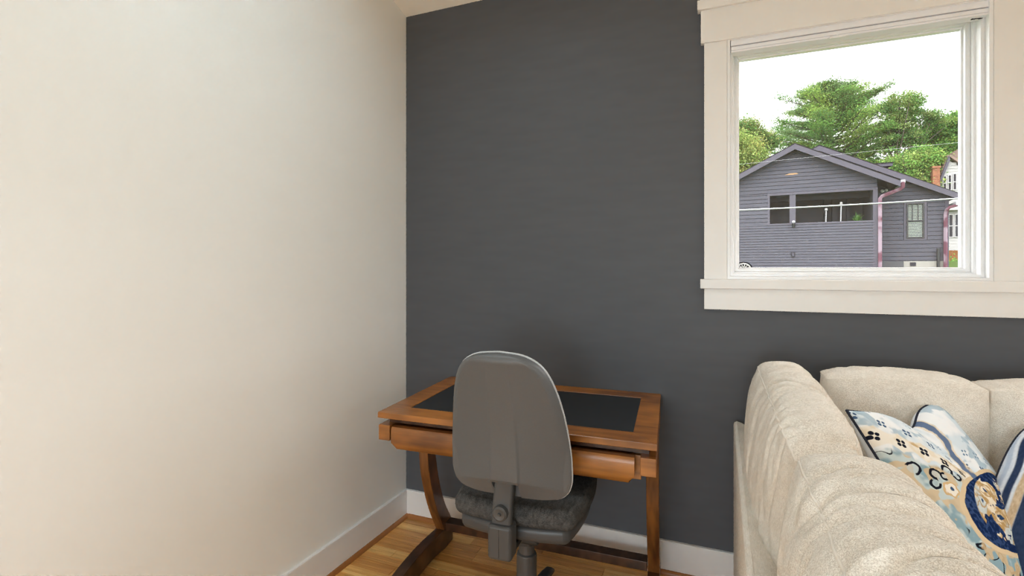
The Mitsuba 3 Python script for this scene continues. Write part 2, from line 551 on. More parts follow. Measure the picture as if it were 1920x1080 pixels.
# right wall: wide sliding glass doors (outside the frame; daylight on the left wall comes from here)
dd = struct('door_1', label='wide sliding glass doors in the right wall')
for i in range(3):
    ya = DOOR[0] + i * (DOOR[1] - DOOR[0]) / 3
    yb = ya + (DOOR[1] - DOOR[0]) / 3
    fr = ring_frame(ya, yb, DOOR[2], DOOR[3], 0.07, 0.03, 0.09, 0.003)
    fr = xf(fr, np.array([[0, 1, 0, XR], [1, 0, 0, 0], [0, 0, 1, 0], [0, 0, 0, 1.0]]))
    fr.invert()
    pk = put(dd + '__panel', fr, 'vinyl', 25)
    q = trimesh.Trimesh([[XR + 0.06, ya + 0.06, DOOR[2] + 0.06], [XR + 0.06, yb - 0.06, DOOR[2] + 0.06], [XR + 0.06, yb - 0.06, DOOR[3] - 0.06], [XR + 0.06, ya + 0.06, DOOR[3] - 0.06]], [[0, 1, 2], [0, 2, 3]], process=False)
    put(pk + '__pane', q, 'window_glass', False)
for i, (a, b, c, d) in enumerate(FWIN):
    w = struct('door_2', label='glazed door behind the camera')
    put(w + '__frame', mv(ring_frame(a, b, c, d, 0.06, -0.12, -0.04, 0.003), 0, YF), 'vinyl', 25)
    q = trimesh.Trimesh([[a + 0.05, YF - 0.08, c + 0.05], [b - 0.05, YF - 0.08, c + 0.05], [b - 0.05, YF - 0.08, d - 0.05], [a + 0.05, YF - 0.08, d - 0.05]], [[0, 1, 2], [0, 2, 3]], process=False)
    put(w + '__pane', q, 'window_glass', False)

# ------------------------------------------------------------------ ceiling lamps behind the camera
scene['lamp_shade'] = diffuse((0.8, 0.78, 0.72))


def flush_lamp(x, y, label, r=0.28):
    """round flush lamp on the sloping ceiling"""
    t = thing('ceiling_lamp', label, 'lamp')
    if y > RIDGE:
        zc, tilt = H0 - SL * y, -16.05
    else:
        zc, tilt = HF + SL * (y - YF), 16.05

    def hang(m):
        return mv(rot(m, tilt, [1, 0, 0]), x, y, zc)
    put(t + '__rim', hang(lathe([(r, 0.0), (r + 0.016, 0.0), (r + 0.016, -0.055), (r + 0.008, -0.062), (r, -0.055), (r, 0.0)], 56)), 'lamp_shade', 40)
    k = put(t + '__diffuser', hang(lathe([(0.0001, -0.060), (r * 0.7, -0.056), (r * 0.999, -0.046), (r * 0.999, -0.002), (0.0001, -0.002)][::-1], 56)), 'lamp_shade', 40)
    m_ = hang(trimesh.creation.cylinder(r * 0.985, 0.004, sections=56).apply_translation([0, 0, -0.052]))
    k = put(t + '__lens', m_, 'lamp_shade', False)
    scene[k]['emitter'] = {'type': 'area', 'radiance': rgb(np.array(LAMP_COLOUR) * LAMP)}


flush_lamp(0.70, -1.15, 'round flush ceiling lamp nearest the white wall')
flush_lamp(3.3, -2.4, 'round flush ceiling lamp above the sofa')

# standing lamp with a fabric drum shade, behind the camera by the glazed door
fl = thing('floor_lamp', 'standing lamp with a white drum shade behind the camera', 'lamp')
fx, fy_ = 1.55, -3.70
put(fl + '__base', lathe([(0.0001, 0), (0.15, 0), (0.15, 0.018), (0.02, 0.03), (0.0001, 0.03)], 40).apply_translation([fx, fy_, 0]), 'grey_metal', 30)
put(fl + '__pole', cyl([fx, fy_, 0.02], [fx, fy_, 1.22], 0.012, 14), 'grey_metal', 30)
k = put(fl + '__shade', lathe([(0.27, 0.84), (0.27, 1.27)], 56).apply_translation([fx, fy_, 0]), 'lamp_shade', True)
scene[k]['emitter'] = {'type': 'area', 'radiance': rgb(np.array(LAMP_COLOUR) * FLOOR_LAMP)}
if trimesh.Trimesh(*meshkit.WRITTEN[scene[k]['filename']][:2], process=False).face_normals[0] @ (trimesh.Trimesh(*meshkit.WRITTEN[scene[k]['filename']][:2], process=False).triangles_center[0] - [fx, fy_, 1.05]) < 0:
    scene[k]['flip_normals'] = True

# ------------------------------------------------------------------ writing desk
desk = thing('writing_desk', 'dark cherry wood writing desk with black inlaid top in the corner by the white wall', 'desk')
DR = math.radians(2.0)
DC = np.array([0.815, -0.35])


def dplace(m):
    """desk coordinates to the room: stands turned by two degrees"""
    m = m.copy()
    v = np.array(m.vertices)
    x, y = v[:, 0] - DC[0], v[:, 1] - DC[1]
    x = x - 0.052 * y
    m.vertices = np.column_stack([DC[0] + 0.0 + x * math.cos(DR) - y * math.sin(DR), DC[1] + 0.008 + x * math.sin(DR) + y * math.cos(DR), v[:, 2]])
    return m


DX0, DX1, DY0, DY1, DZ = 0.313, 1.327, -0.679, -0.021, 0.760
IX0, IX1, IY0, IY1 = DX0 + 0.088, DX1 - 0.078, -0.582, -0.118
# top: four mitred rails with eased edges
o = [(DX0, DY0), (DX1, DY0), (DX1, DY1), (DX0, DY1)]
i_ = [(IX0, IY0), (IX1, IY0), (IX1, IY1), (IX0, IY1)]
for j in range(4):
    k = (j + 1) % 4
    put(desk + '__top_rail', dplace(mv(prism([o[j], o[k], i_[k], i_[j]], 0.022, 0.0016), 0, 0, DZ - 0.022)), 'desk_wood', 25)
say(put(desk + '__inlay', dplace(rbox(IX0 - 0.002, IX1 + 0.002, IY0 - 0.002, IY1 + 0.002, DZ - 0.020, DZ - 0.0025, 0.001, 1)), 'black_leather', 25), 'black inlaid writing surface')
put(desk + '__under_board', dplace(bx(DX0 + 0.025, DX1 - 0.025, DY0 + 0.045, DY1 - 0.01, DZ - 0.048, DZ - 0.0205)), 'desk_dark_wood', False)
for xa in (DX0 + 0.002, DX1 - 0.050):
    put(desk + '__side_rail', dplace(rbox(xa, xa + 0.048, DY0 + 0.003, DY1 - 0.005, 0.655, 0.712, 0.002, 2)), 'desk_wood', 25)
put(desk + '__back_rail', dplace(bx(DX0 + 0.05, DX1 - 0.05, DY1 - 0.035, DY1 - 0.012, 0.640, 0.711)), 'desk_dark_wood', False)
put(desk + '__front_apron', dplace(rbox(DX0 + 0.05, DX1 - 0.05, DY0 + 0.055, DY0 + 0.075, 0.622, 0.700, 0.002, 1)), 'desk_wood', 25)
# drawer with a rounded front and clipped lower corners
dx0, dx1 = DX0 + 0.056, DX1 - 0.068
prof = [(0.0, 0.708), (-0.006, 0.707), (-0.011, 0.700), (-0.0135, 0.685), (-0.0135, 0.664), (-0.0115, 0.644), (-0.007, 0.630), (0.002, 0.623)]
xs = [(dx0, 0.0), (dx1, 0.0)]
fv, ff = [], []
prof_full = [(0.018, 0.708)] + prof + [(0.018, 0.623)]
cols = []
for cx, s in ((dx0, 1), (dx0 + 0.018, 1), (dx1 - 0.018, -1), (dx1, -1)):
    edge = cx in (dx0, dx1)
    cols.append([(cx, y, max(z, 0.648) if edge else z) for y, z in prof_full])
nP = len(prof_full)
fv = np.array([q for c_ in cols for q in c_])
fv[:, 1] += DY0 + 0.016
ff = []
for c_ in range(3):
    for j in range(nP):
        j2 = (j + 1) % nP
        a, b = c_ * nP, (c_ + 1) * nP
        ff += [[a + j, b + j2, a + j2], [a + j, b + j, b + j2]]
for c_, rev in ((0, False), (3, True)):
    for j in range(1, nP - 1):
        t3 = [c_ * nP, c_ * nP + j, c_ * nP + j + 1]
        ff.append(t3[::-1] if rev else t3)
drw = trimesh.Trimesh(fv, ff, process=False)
if drw.volume < 0:
    drw.invert()
dk_ = put(desk + '__drawer', dplace(drw), 'desk_wood', 35)
put(dk_ + '__tray', dplace(bx(dx0 + 0.012, dx1 - 0.012, DY0 + 0.080, -0.20, 0.660, 0.700)), 'desk_dark_wood', False)

# curved legs: an upper arc that meets an arched foot
up_front = [(-0.415, 0.657), (-0.395, 0.60), (-0.372, 0.50), (-0.360, 0.42), (-0.342, 0.36), (-0.300, 0.255), (-0.250, 0.162), (-0.200, 0.082)]
up_back = [(-0.115, 0.085), (-0.128, 0.115), (-0.175, 0.18), (-0.230, 0.276), (-0.273, 0.39), (-0.293, 0.467), (-0.315, 0.56), (-0.325, 0.657)]


def smooth_line(pts, n=28):
    p = np.array(pts)
    from scipy.interpolate import CubicSpline
    t = np.r_[0, np.cumsum(np.linalg.norm(np.diff(p, axis=0), axis=1))]
    return CubicSpline(t, p)(np.linspace(0, t[-1], n)).tolist()


arc = smooth_line(up_front, 22) + smooth_line(up_back, 22)
foot_top = [(-0.735, 0.004), (-0.742, 0.022), (-0.735, 0.040), (-0.690, 0.072), (-0.62, 0.091), (-0.54, 0.100), (-0.45, 0.104), (-0.36, 0.103), (-0.29, 0.098), (-0.20, 0.090), (-0.125, 0.092), (-0.112, 0.075), (-0.112, 0.0)]
foot_bot = [(-0.19, 0.0), (-0.25, 0.009), (-0.33, 0.018), (-0.42, 0.020), (-0.52, 0.015), (-0.60, 0.007), (-0.68, 0.0)]
foot = smooth_line(foot_top[:11], 30) + foot_top[11:] + smooth_line(foot_bot, 14)
for xa, xb in ((0.322, 0.367), (1.281, 1.326)):
    lk = put(desk + '__leg', dplace(prism_x(arc, xa, xb, 0.002)), 'desk_leg_wood', 28)
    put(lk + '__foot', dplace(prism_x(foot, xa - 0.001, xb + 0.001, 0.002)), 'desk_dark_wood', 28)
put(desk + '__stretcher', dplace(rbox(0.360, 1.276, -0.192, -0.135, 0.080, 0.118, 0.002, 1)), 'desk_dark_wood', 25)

# ------------------------------------------------------------------ office chair (origin: column foot, facing +y)
chair = thing('office_chair', 'grey swivel task chair with plastic back shell pushed under the desk', 'chair')
CX, CY, CROT = 0.897, -0.570, 3.0


def cplace(m):
    return mv(rot(m, CROT, [0, 0, 1]), CX, CY, 0)


# outline of the back: half width by height (0 at the lower edge)
OZ = np.array([0.000, 0.006, 0.018, 0.040, 0.075, 0.130, 0.220, 0.310, 0.365, 0.400, 0.424, 0.441, 0.452, 0.458])
OW = np.array([0.120, 0.150, 0.173, 0.189, 0.196, 0.195, 0.186, 0.170, 0.154, 0.138, 0.119, 0.094, 0.062, 0.0])
BZ0 = 0.596
BXC = 0.020          # the back sits a little right of the column


def half_w(v):
    from scipy.interpolate import PchipInterpolator
    return PchipInterpolator(OZ, OW)(v)


def back_y(v):
    """line of the back, leaning away from the seat towards the top"""
    return -0.232 - 0.10 * (v / 0.458) ** 1.15 + 0.02 * np.sin(v / 0.458 * math.pi)


def back_grid(inset=0.0, nv=46, ns=41):
    th = np.linspace(0, 1, nv)
    v = 0.458 * (1 - np.cos(th * math.pi)) / 2
    v = np.clip(v, 0.0, 0.4578)
    s = np.sin(np.linspace(-1, 1, ns) * math.pi / 2)
    V, S = np.meshgrid(v, s, indexing='ij')
    W = half_w(V)
    return V, S, W


def shell_mesh():
    V, S, W = back_grid(nv=100, ns=181)
    U = S * W
    a = 0.034 + 0.012 * (1 - V / 0.458)                 # half width of the raised centre band
    over = np.maximum(np.abs(U) - a, 0)
    proud = np.clip((0.42 - V) / 0.34, 0, 1)              # the band grows out of the shell towards the foot
    depth = 0.040 + 0.012 * proud - (0.12 + 0.24 * proud) * over + 0.0035 * proud * np.clip((a + 0.003 - np.abs(U)) / 0.003, 0, 1)
    edge = np.clip((1 - np.abs(S)) * W / 0.026, 0, 1)
    edge_v = np.clip((0.458 - V) / 0.030, 0, 1)
    crease = 0.062 - 0.028 * np.clip(over / 0.14, 0, 1)   # below this line the flanks turn under
    low = np.clip(V / crease, 0, 1)
    e = np.sqrt(1 - (1 - edge) ** 2) * np.sqrt(1 - (1 - edge_v) ** 2)
    depth = np.maximum(depth, 0.006) * e * (0.22 + 0.78 * low)
    depth = np.where((np.abs(U - 0.0) < 0.040) & (V < 0.052), 0.006, depth)   # slot for the bar
    X = U + BXC
    Y = back_y(V) - depth
    Z = BZ0 + V
    nv, ns = V.shape
    P = np.stack([X, Y, Z], -1).reshape(-1, 3)
    Q = np.stack([X, back_y(V) + 0.001, Z], -1).reshape(-1, 3)
    i, j = np.meshgrid(np.arange(nv - 1), np.arange(ns - 1), indexing='ij')
    q = np.stack([i * ns + j, i * ns + j + 1, (i + 1) * ns + j + 1, (i + 1) * ns + j], -1).reshape(-1, 4)
    F = np.vstack([q[:, [0, 1, 2]], q[:, [0, 2, 3]]])
    n0 = nv * ns
    G = F[:, ::-1] + n0
    rim = [k_ for k_ in range(ns)] + [r * ns + ns - 1 for r in range(1, nv)] + [(nv - 1) * ns + k_ for k_ in range(ns - 2, -1, -1)] + [r * ns for r in range(nv - 2, 0, -1)]
    E_ = []
    for a_, b_ in zip(rim, rim[1:] + rim[:1]):
        E_ += [[a_, b_ + n0, b_], [a_, a_ + n0, b_ + n0]]
    m = trimesh.Trimesh(np.vstack([P, Q]), np.vstack([F, G, E_]), process=False)
    m.merge_vertices()
    if m.volume < 0:
        m.invert()
    return m


bkk = put(chair + '__back_shell', cplace(shell_mesh()), 'shell_plastic', 24)


def cushion_mesh():
    V, S, W = back_grid(nv=30, ns=25)
    W = W * 0.985
    U = S * W
    r2 = np.clip(1 - np.abs(S) ** 4, 0, 1) ** 0.5 * np.clip(1 - np.abs(V / 0.229 - 1) ** 6, 0, 1) ** 0.5
    f = 0.006 + 0.046 * r2
    nv, ns = V.shape
    P = np.stack([U + BXC, back_y(V) + 0.004, BZ0 + 0.003 + V * 0.988], -1).reshape(-1, 3)
    Q = np.stack([U + BXC, back_y(V) + f, BZ0 + 0.003 + V * 0.988], -1).reshape(-1, 3)
    i, j = np.meshgrid(np.arange(nv - 1), np.arange(ns - 1), indexing='ij')
    q = np.stack([i * ns + j, i * ns + j + 1, (i + 1) * ns + j + 1, (i + 1) * ns + j], -1).reshape(-1, 4)
    F = np.vstack([q[:, [0, 1, 2]], q[:, [0, 2, 3]]])
    n0 = nv * ns
    rim = [k_ for k_ in range(ns)] + [r * ns + ns - 1 for r in range(1, nv)] + [(nv - 1) * ns + k_ for k_ in range(ns - 2, -1, -1)] + [r * ns for r in range(nv - 2, 0, -1)]
    E_ = []
    for a_, b_ in zip(rim, rim[1:] + rim[:1]):
        E_ += [[a_, b_ + n0, b_], [a_, a_ + n0, b_ + n0]]
    m = trimesh.Trimesh(np.vstack([P, Q]), np.vstack([F, F[:, ::-1] + n0, E_]), process=False)
    m.merge_vertices()
    if m.volume < 0:
        m.invert()
    return m


put(chair + '__back_cushion', cplace(cushion_mesh()), 'tweed', 40)


def back_loop(off, n=120, grow=0.0):
    """closed line round the edge of the back"""
    v = 0.4579 * (1 - np.cos(np.linspace(0, math.pi, n // 2))) / 2
    w = half_w(v) + grow
    right = np.column_stack([BXC + w, back_y(v) + off, BZ0 + v * (1 + grow) - grow * 0.3])
    left = np.column_stack([BXC - w, back_y(v) + off, BZ0 + v * (1 + grow) - grow * 0.3])[::-1]
    low = np.column_stack([np.linspace(BXC - w[0], BXC + w[0], 12)[1:-1], np.full(10, back_y(0.0) + off), np.full(10, BZ0 - grow * 0.3)])
    return np.vstack([right, left, low])


L1 = back_loop(0.008, grow=-0.001)
d_ = np.linalg.norm(np.roll(L1, -1, 0) - L1, axis=1)
L1 = L1[d_ > 0.0012]
say(put(chair + '__edge_trim', cplace(sweep(L1, circle(0.0042, 8), closed=True)), 'edge_trim', 50), 'pale edge trim round the back')
L2 = back_loop(0.016, grow=-0.002)
d_ = np.linalg.norm(np.roll(L2, -1, 0) - L2, axis=1)
L2 = L2[d_ > 0.0012]
put(chair + '__edge_trim', cplace(sweep(L2, circle(0.0030, 8), closed=True)), 'edge_trim', 50)

# bar that carries the back, with a knob and a lower cover
jb = put(chair + '__back_bar', cplace(sweep([[0.018, -0.268, 0.70], [0.014, -0.262, 0.64], [0.010, -0.268, 0.58], [0.008, -0.272, 0.515]], rrect(0.062, 0.030, 0.009, 4), up=[0, -1, 0])), 'bar_plastic', 30)
kb = lathe([(0.0001, 0.026), (0.004, 0.026), (0.006, 0.021), (0.017, 0.023), (0.0225, 0.019), (0.0235, 0.010), (0.0235, 0.0), (0.0001, 0.0)], 32)
kb = mv(rot(kb, 90, [1, 0, 0]), 0.010, -0.280, 0.562)
say(put(jb + '__knob', cplace(kb), 'grey_metal', 30), 'round adjusting knob')
cov = rbox(-0.030, 0.046, -0.300, -0.238, 0.420, 0.526, 0.012, 4)
put(jb + '__cover', cplace(cov), 'bar_plastic', 30)
put(jb + '__cover_seam', cplace(bx(0.0065, 0.0085, -0.3006, -0.295, 0.430, 0.516)), 'black_plastic', False)
put(chair + '__tilt_arm', cplace(rbox(-0.016, 0.034, -0.270, 0.05, 0.412, 0.432, 0.006, 2)), 'black_plastic', 30)


def seat_block(x0, x1, y0, y1, z0, z1, r, rv, bulge=0.0, n=5):
    m = rbox(x0, x1, y0, y1, z0, z1, rv, n, 10)
    v = np.array(m.vertices)
    c = np.array([(x0 + x1) / 2, (y0 + y1) / 2])
    h = np.array([(x1 - x0) / 2, (y1 - y0) / 2])
    q = (v[:, :2] - c) / h
    # round the plan: square to rounded square
    a, b = q[:, 0], q[:, 1]
    k_ = r
    q2 = np.column_stack([a * np.sqrt(np.maximum(1 - k_ * b * b / 2, 0)), b * np.sqrt(np.maximum(1 - k_ * a * a / 2, 0))])
    v[:, :2] = c + q2 * h
    top = (v[:, 2] - z0) / (z1 - z0)
    v[:, 2] += bulge * top * (1 - q[:, 0] ** 2) * (1 - q[:, 1] ** 2)
    m.vertices = v
    return m


put(chair + '__seat_cushion', cplace(seat_block(-0.215, 0.237, -0.225, 0.235, 0.487, 0.552, 0.42, 0.028, 0.006)), 'tweed', 45)
put(chair + '__seat_pan', cplace(seat_block(-0.196, 0.218, -0.208, 0.218, 0.436, 0.489, 0.45, 0.022)), 'bar_plastic', 45)
put(chair + '__mechanism', cplace(rbox(-0.065, 0.075, -0.11, 0.12, 0.375, 0.440, 0.012, 3)), 'black_plastic', 30)
hb = cyl([-0.052, -0.03, 0.358], [0.026, -0.03, 0.366], 0.034, 28)
hub = put(chair + '__pivot_tube', cplace(hb), 'grey_metal', 30)
put(chair + '__pivot_bracket', cplace(rbox(-0.03, 0.035, -0.05, 0.06, 0.37, 0.385, 0.006, 2)), 'black_plastic', 30)
put(chair + '__gas_column', cplace(cyl([0, 0, 0.20], [0, 0, 0.36], 0.028, 28)), 'grey_metal', 30)
put(chair + '__column_sleeve', cplace(lathe([(0.0001, 0.06), (0.036, 0.06), (0.036, 0.280), (0.034, 0.288), (0.029, 0.292), (0.0001, 0.292)], 32)), 'grey_metal', 30)
put(chair + '__base_hub', cplace(lathe([(0.0001, 0.055), (0.052, 0.055), (0.054, 0.10), (0.046, 0.13), (0.037, 0.14), (0.0001, 0.14)], 32)), 'black_plastic', 30)
for i in range(5):
    ang = 90 + 72 * i - CROT
    leg = sweep([[0.035, 0, 0.110], [0.12, 0, 0.103], [0.21, 0, 0.092], [0.262, 0, 0.080], [0.288, 0, 0.066]], rrect(0.046, 0.030, 0.012, 4), up=[0, 0, 1], scale=[1.0, 0.95, 0.88, 0.80, 0.55])
    lk = put(chair + '__base_leg', cplace(rot(leg, ang, [0, 0, 1])), 'black_plastic', 35)
    w_ = []
    for s in (-1, 1):
        wh = lathe([(0.0001, -0.008), (0.018, -0.008), (0.023, -0.005), (0.023, 0.005), (0.018, 0.008), (0.0001, 0.008)], 20)
        w_.append(mv(rot(wh, 90, [1, 0, 0]), 0.268, s * 0.013, 0.023))
    w_.append(cyl([0.262, 0, 0.03], [0.262, 0, 0.078], 0.006, 10))
    put(lk + '__castor', cplace(rot(cat(w_), ang, [0, 0, 1])), 'black_plastic', 35)

# ------------------------------------------------------------------ sectional sofa
sofa = thing('sectional_sofa', 'beige woven fabric corner sofa with loose back cushions under the window', 'sofa')
SX = 1.584


def soft_frame(x0, x1, y0, y1, z0, z1, r):
    return rbox(x0, x1, y0, y1, z0, z1, r, 5, 6)


fr = soft_frame(SX, 1.725, -2.12, -0.035, 0.06, 0.690, 0.014)
v = np.array(fr.vertices)
up = np.clip((v[:, 2] - 0.5) / 0.19, 0, 1)
v[:, 2] -= 0.10 * up * np.clip((v[:, 0] - SX - 0.02) / 0.12, 0, 1) ** 1.3      # the top falls inwards under the cushions
v[:, 2] += 0.004 * (meshkit.noise(v * [6, 4, 0]) - 0.5) * up
fr.vertices = v
fk = put(sofa + '__side_frame', fr, 'sofa_fabric', 50)
yy = np.linspace(-2.10, -0.05, 30)
put(fk + '__seam', sweep(np.column_stack([np.full(30, SX + 0.012), yy, 0.6895 + 0.001 * np.sin(yy * 20)]), circle(0.0028, 6)), 'sofa_fabric', 60)
put(sofa + '__back_frame', soft_frame(1.727, 3.9, -0.165, -0.035, 0.06, 0.690, 0.014), 'sofa_fabric', 50)
put(sofa + '__base', cat([rbox(1.72, 2.62, -2.10, -0.16, 0.08, 0.30, 0.01, 2), rbox(2.60, 3.88, -1.05, -0.16, 0.08, 0.30, 0.01, 2)]), 'sofa_fabric', 40)
for x, y in ((1.63, -2.06), (1.63, -0.09), (2.55, -2.05), (3.84, -0.12), (3.82, -1.0), (2.66, -1.0)):
    put(sofa + '__foot', lathe([(0.0001, 0), (0.022, 0), (0.028, 0.085), (0.0001, 0.085)], 16).apply_translation([x, y, 0]), 'desk_dark_wood', 30)


def soft_cushion(x0, x1, y0, y1, z0, z1, puff, res=(14, 40, 24), seed=0, wrinkle=0.0035, along=1, drop=0.045):
    """boxed loose cushion: bulging panels that draw in to a crease line at the edges"""
    h = np.array([x1 - x0, y1 - y0, z1 - z0]) / 2
    c = np.array([x0 + x1, y0 + y1, z0 + z1]) / 2
    cs = [np.sin(np.linspace(-1, 1, n) * math.pi / 2 * 0.92) / math.sin(math.pi / 2 * 0.92) for n in res]
    g = grid_box(cs)
    q = np.array(g.vertices)
    out = q * h
    for ax in range(3):
        a, b = (ax + 1) % 3, (ax + 2) % 3
        w = (1 - np.abs(q[:, a]) ** 2.6) * (1 - np.abs(q[:, b]) ** 2.6)
        out[:, ax] += puff[ax] * q[:, ax] * np.clip(w, 0, 1) ** 0.75
    # corners draw in
    e = 3 - 1
    other = 0 if along == 1 else 1
    ends = np.abs(q[:, along]) ** 8
    out[:, 2] -= np.where(q[:, 2] > 0, 1, -0.3) * drop * ends * np.abs(q[:, 2])
    out[:, other] -= 0.022 * ends * q[:, other]
    P = out + c
    # gathered wrinkles running across from the seams
    t = P[:, along]
    s = P[:, other] + P[:, 2]
    f = meshkit.fbm(np.column_stack([t * 17 + 2.4 * s, s * 3.6, np.full(len(t), seed * 3.7)]), 2, seed)
    crease = -np.clip(1 - np.abs(f - 0.5) * 9, 0, 1) ** 1.6
    f2 = meshkit.noise(np.column_stack([t * 48 - 5 * s, s * 6.0, np.full(len(t), 1.0 * seed)]), seed + 9) - 0.5
    area = np.clip(meshkit.noise(np.column_stack([t * 5, s * 4, np.full(len(t), 2.0 + seed)]), seed + 4) * 1.8 - 0.25, 0.45, 1)
    n = q / np.maximum(np.linalg.norm(q, axis=1, keepdims=True), 1e-9)
    P = P + n * (wrinkle * (crease + 0.75 * f2) * area)[:, None]
    g.vertices = P
    return g, P, q


def edge_line(P, q, conds, key):
    """vertices on an edge of the cushion, ordered along axis key, for the piping"""
    sel = np.ones(len(q), bool)
    for ax, sgn in conds:
        sel &= np.abs(q[:, ax] - sgn) < 1e-6
    p = P[sel]
    return p[np.argsort(q[sel][:, key])]


def back_cushion(x0, x1, y0, y1, z0, z1, puff, along, seed, res, lean, wrinkle=0.017, drop=0.045):
    g, P, q = soft_cushion(x0, x1, y0, y1, z0, z1, puff, res, seed, wrinkle, along=along, drop=drop)
    # lean: shear towards the frame with height
    ax = 0 if along == 1 else 1
    sh_ = lean * (P[:, 2] - z0) / (z1 - z0)
    P[:, ax] += sh_
    g.vertices = P
    k = put(sofa + '__back_cushion', g, 'sofa_fabric', True)
    sides = ((0, -1), (0, 1)) if along == 1 else ((1, -1), (1, 1))
    for sd in (sides if along == 1 else sides[1:]):
        L = edge_line(P, q, [sd, (2, 1)], along)
        put(k + '__piping', sweep(L, circle(0.0026, 6)), 'sofa_welt', 60)
    for e in (-1, 1):
        for sd in (sides[:1] if along == 1 else []):
            L = edge_line(P, q, [sd, (along, e)], 2)
            put(k + '__piping', sweep(L, circle(0.0026, 6)), 'sofa_welt', 60)
    return k


RES1 = (34, 280, 52)
back_cushion(1.655, 1.800, -1.095, -0.14, 0.44, 0.955, (0.052, 0.020, 0.045), 1, 1, RES1, 0.0)
back_cushion(1.665, 1.826, -2.08, -1.105, 0.44, 0.955, (0.056, 0.020, 0.045), 1, 2, RES1, 0.0)
RES0 = (90, 22, 40)
back_cushion(1.86, 2.275, -0.345, -0.175, 0.44, 0.945, (0.02, 0.045, 0.030), 0, 3, RES0, 0.0, 0.003, 0.008)
back_cushion(2.28, 3.05, -0.345, -0.175, 0.44, 0.945, (0.02, 0.045, 0.030), 0, 4, RES0, 0.0, 0.003, 0.008)
back_cushion(3.055, 3.80, -0.345, -0.175, 0.44, 0.915, (0.02, 0.045, 0.030), 0, 5, RES0, 0.0, 0.003, 0.008)


def seat_cushion(x0, x1, y0, y1, seed):
    g, P, q = soft_cushion(x0, x1, y0, y1, 0.295, 0.445, (0.012, 0.012, 0.02), (24, 24, 8), seed, 0.001)
    put(sofa + '__seat_cushion', g, 'sofa_fabric', True)


seat_cushion(1.84, 2.64, -1.10, -0.34, 6)
seat_cushion(1.84, 2.64, -2.08, -1.115, 7)
seat_cushion(2.655, 3.80, -1.06, -0.34, 8)


# ------------------------------------------------------------------ throw pillows
def ellipse(u, v, cx, cy, rx, ry):
    return dr.sqrt(dr.square((u - cx) / rx) + dr.square((v - cy) / ry))


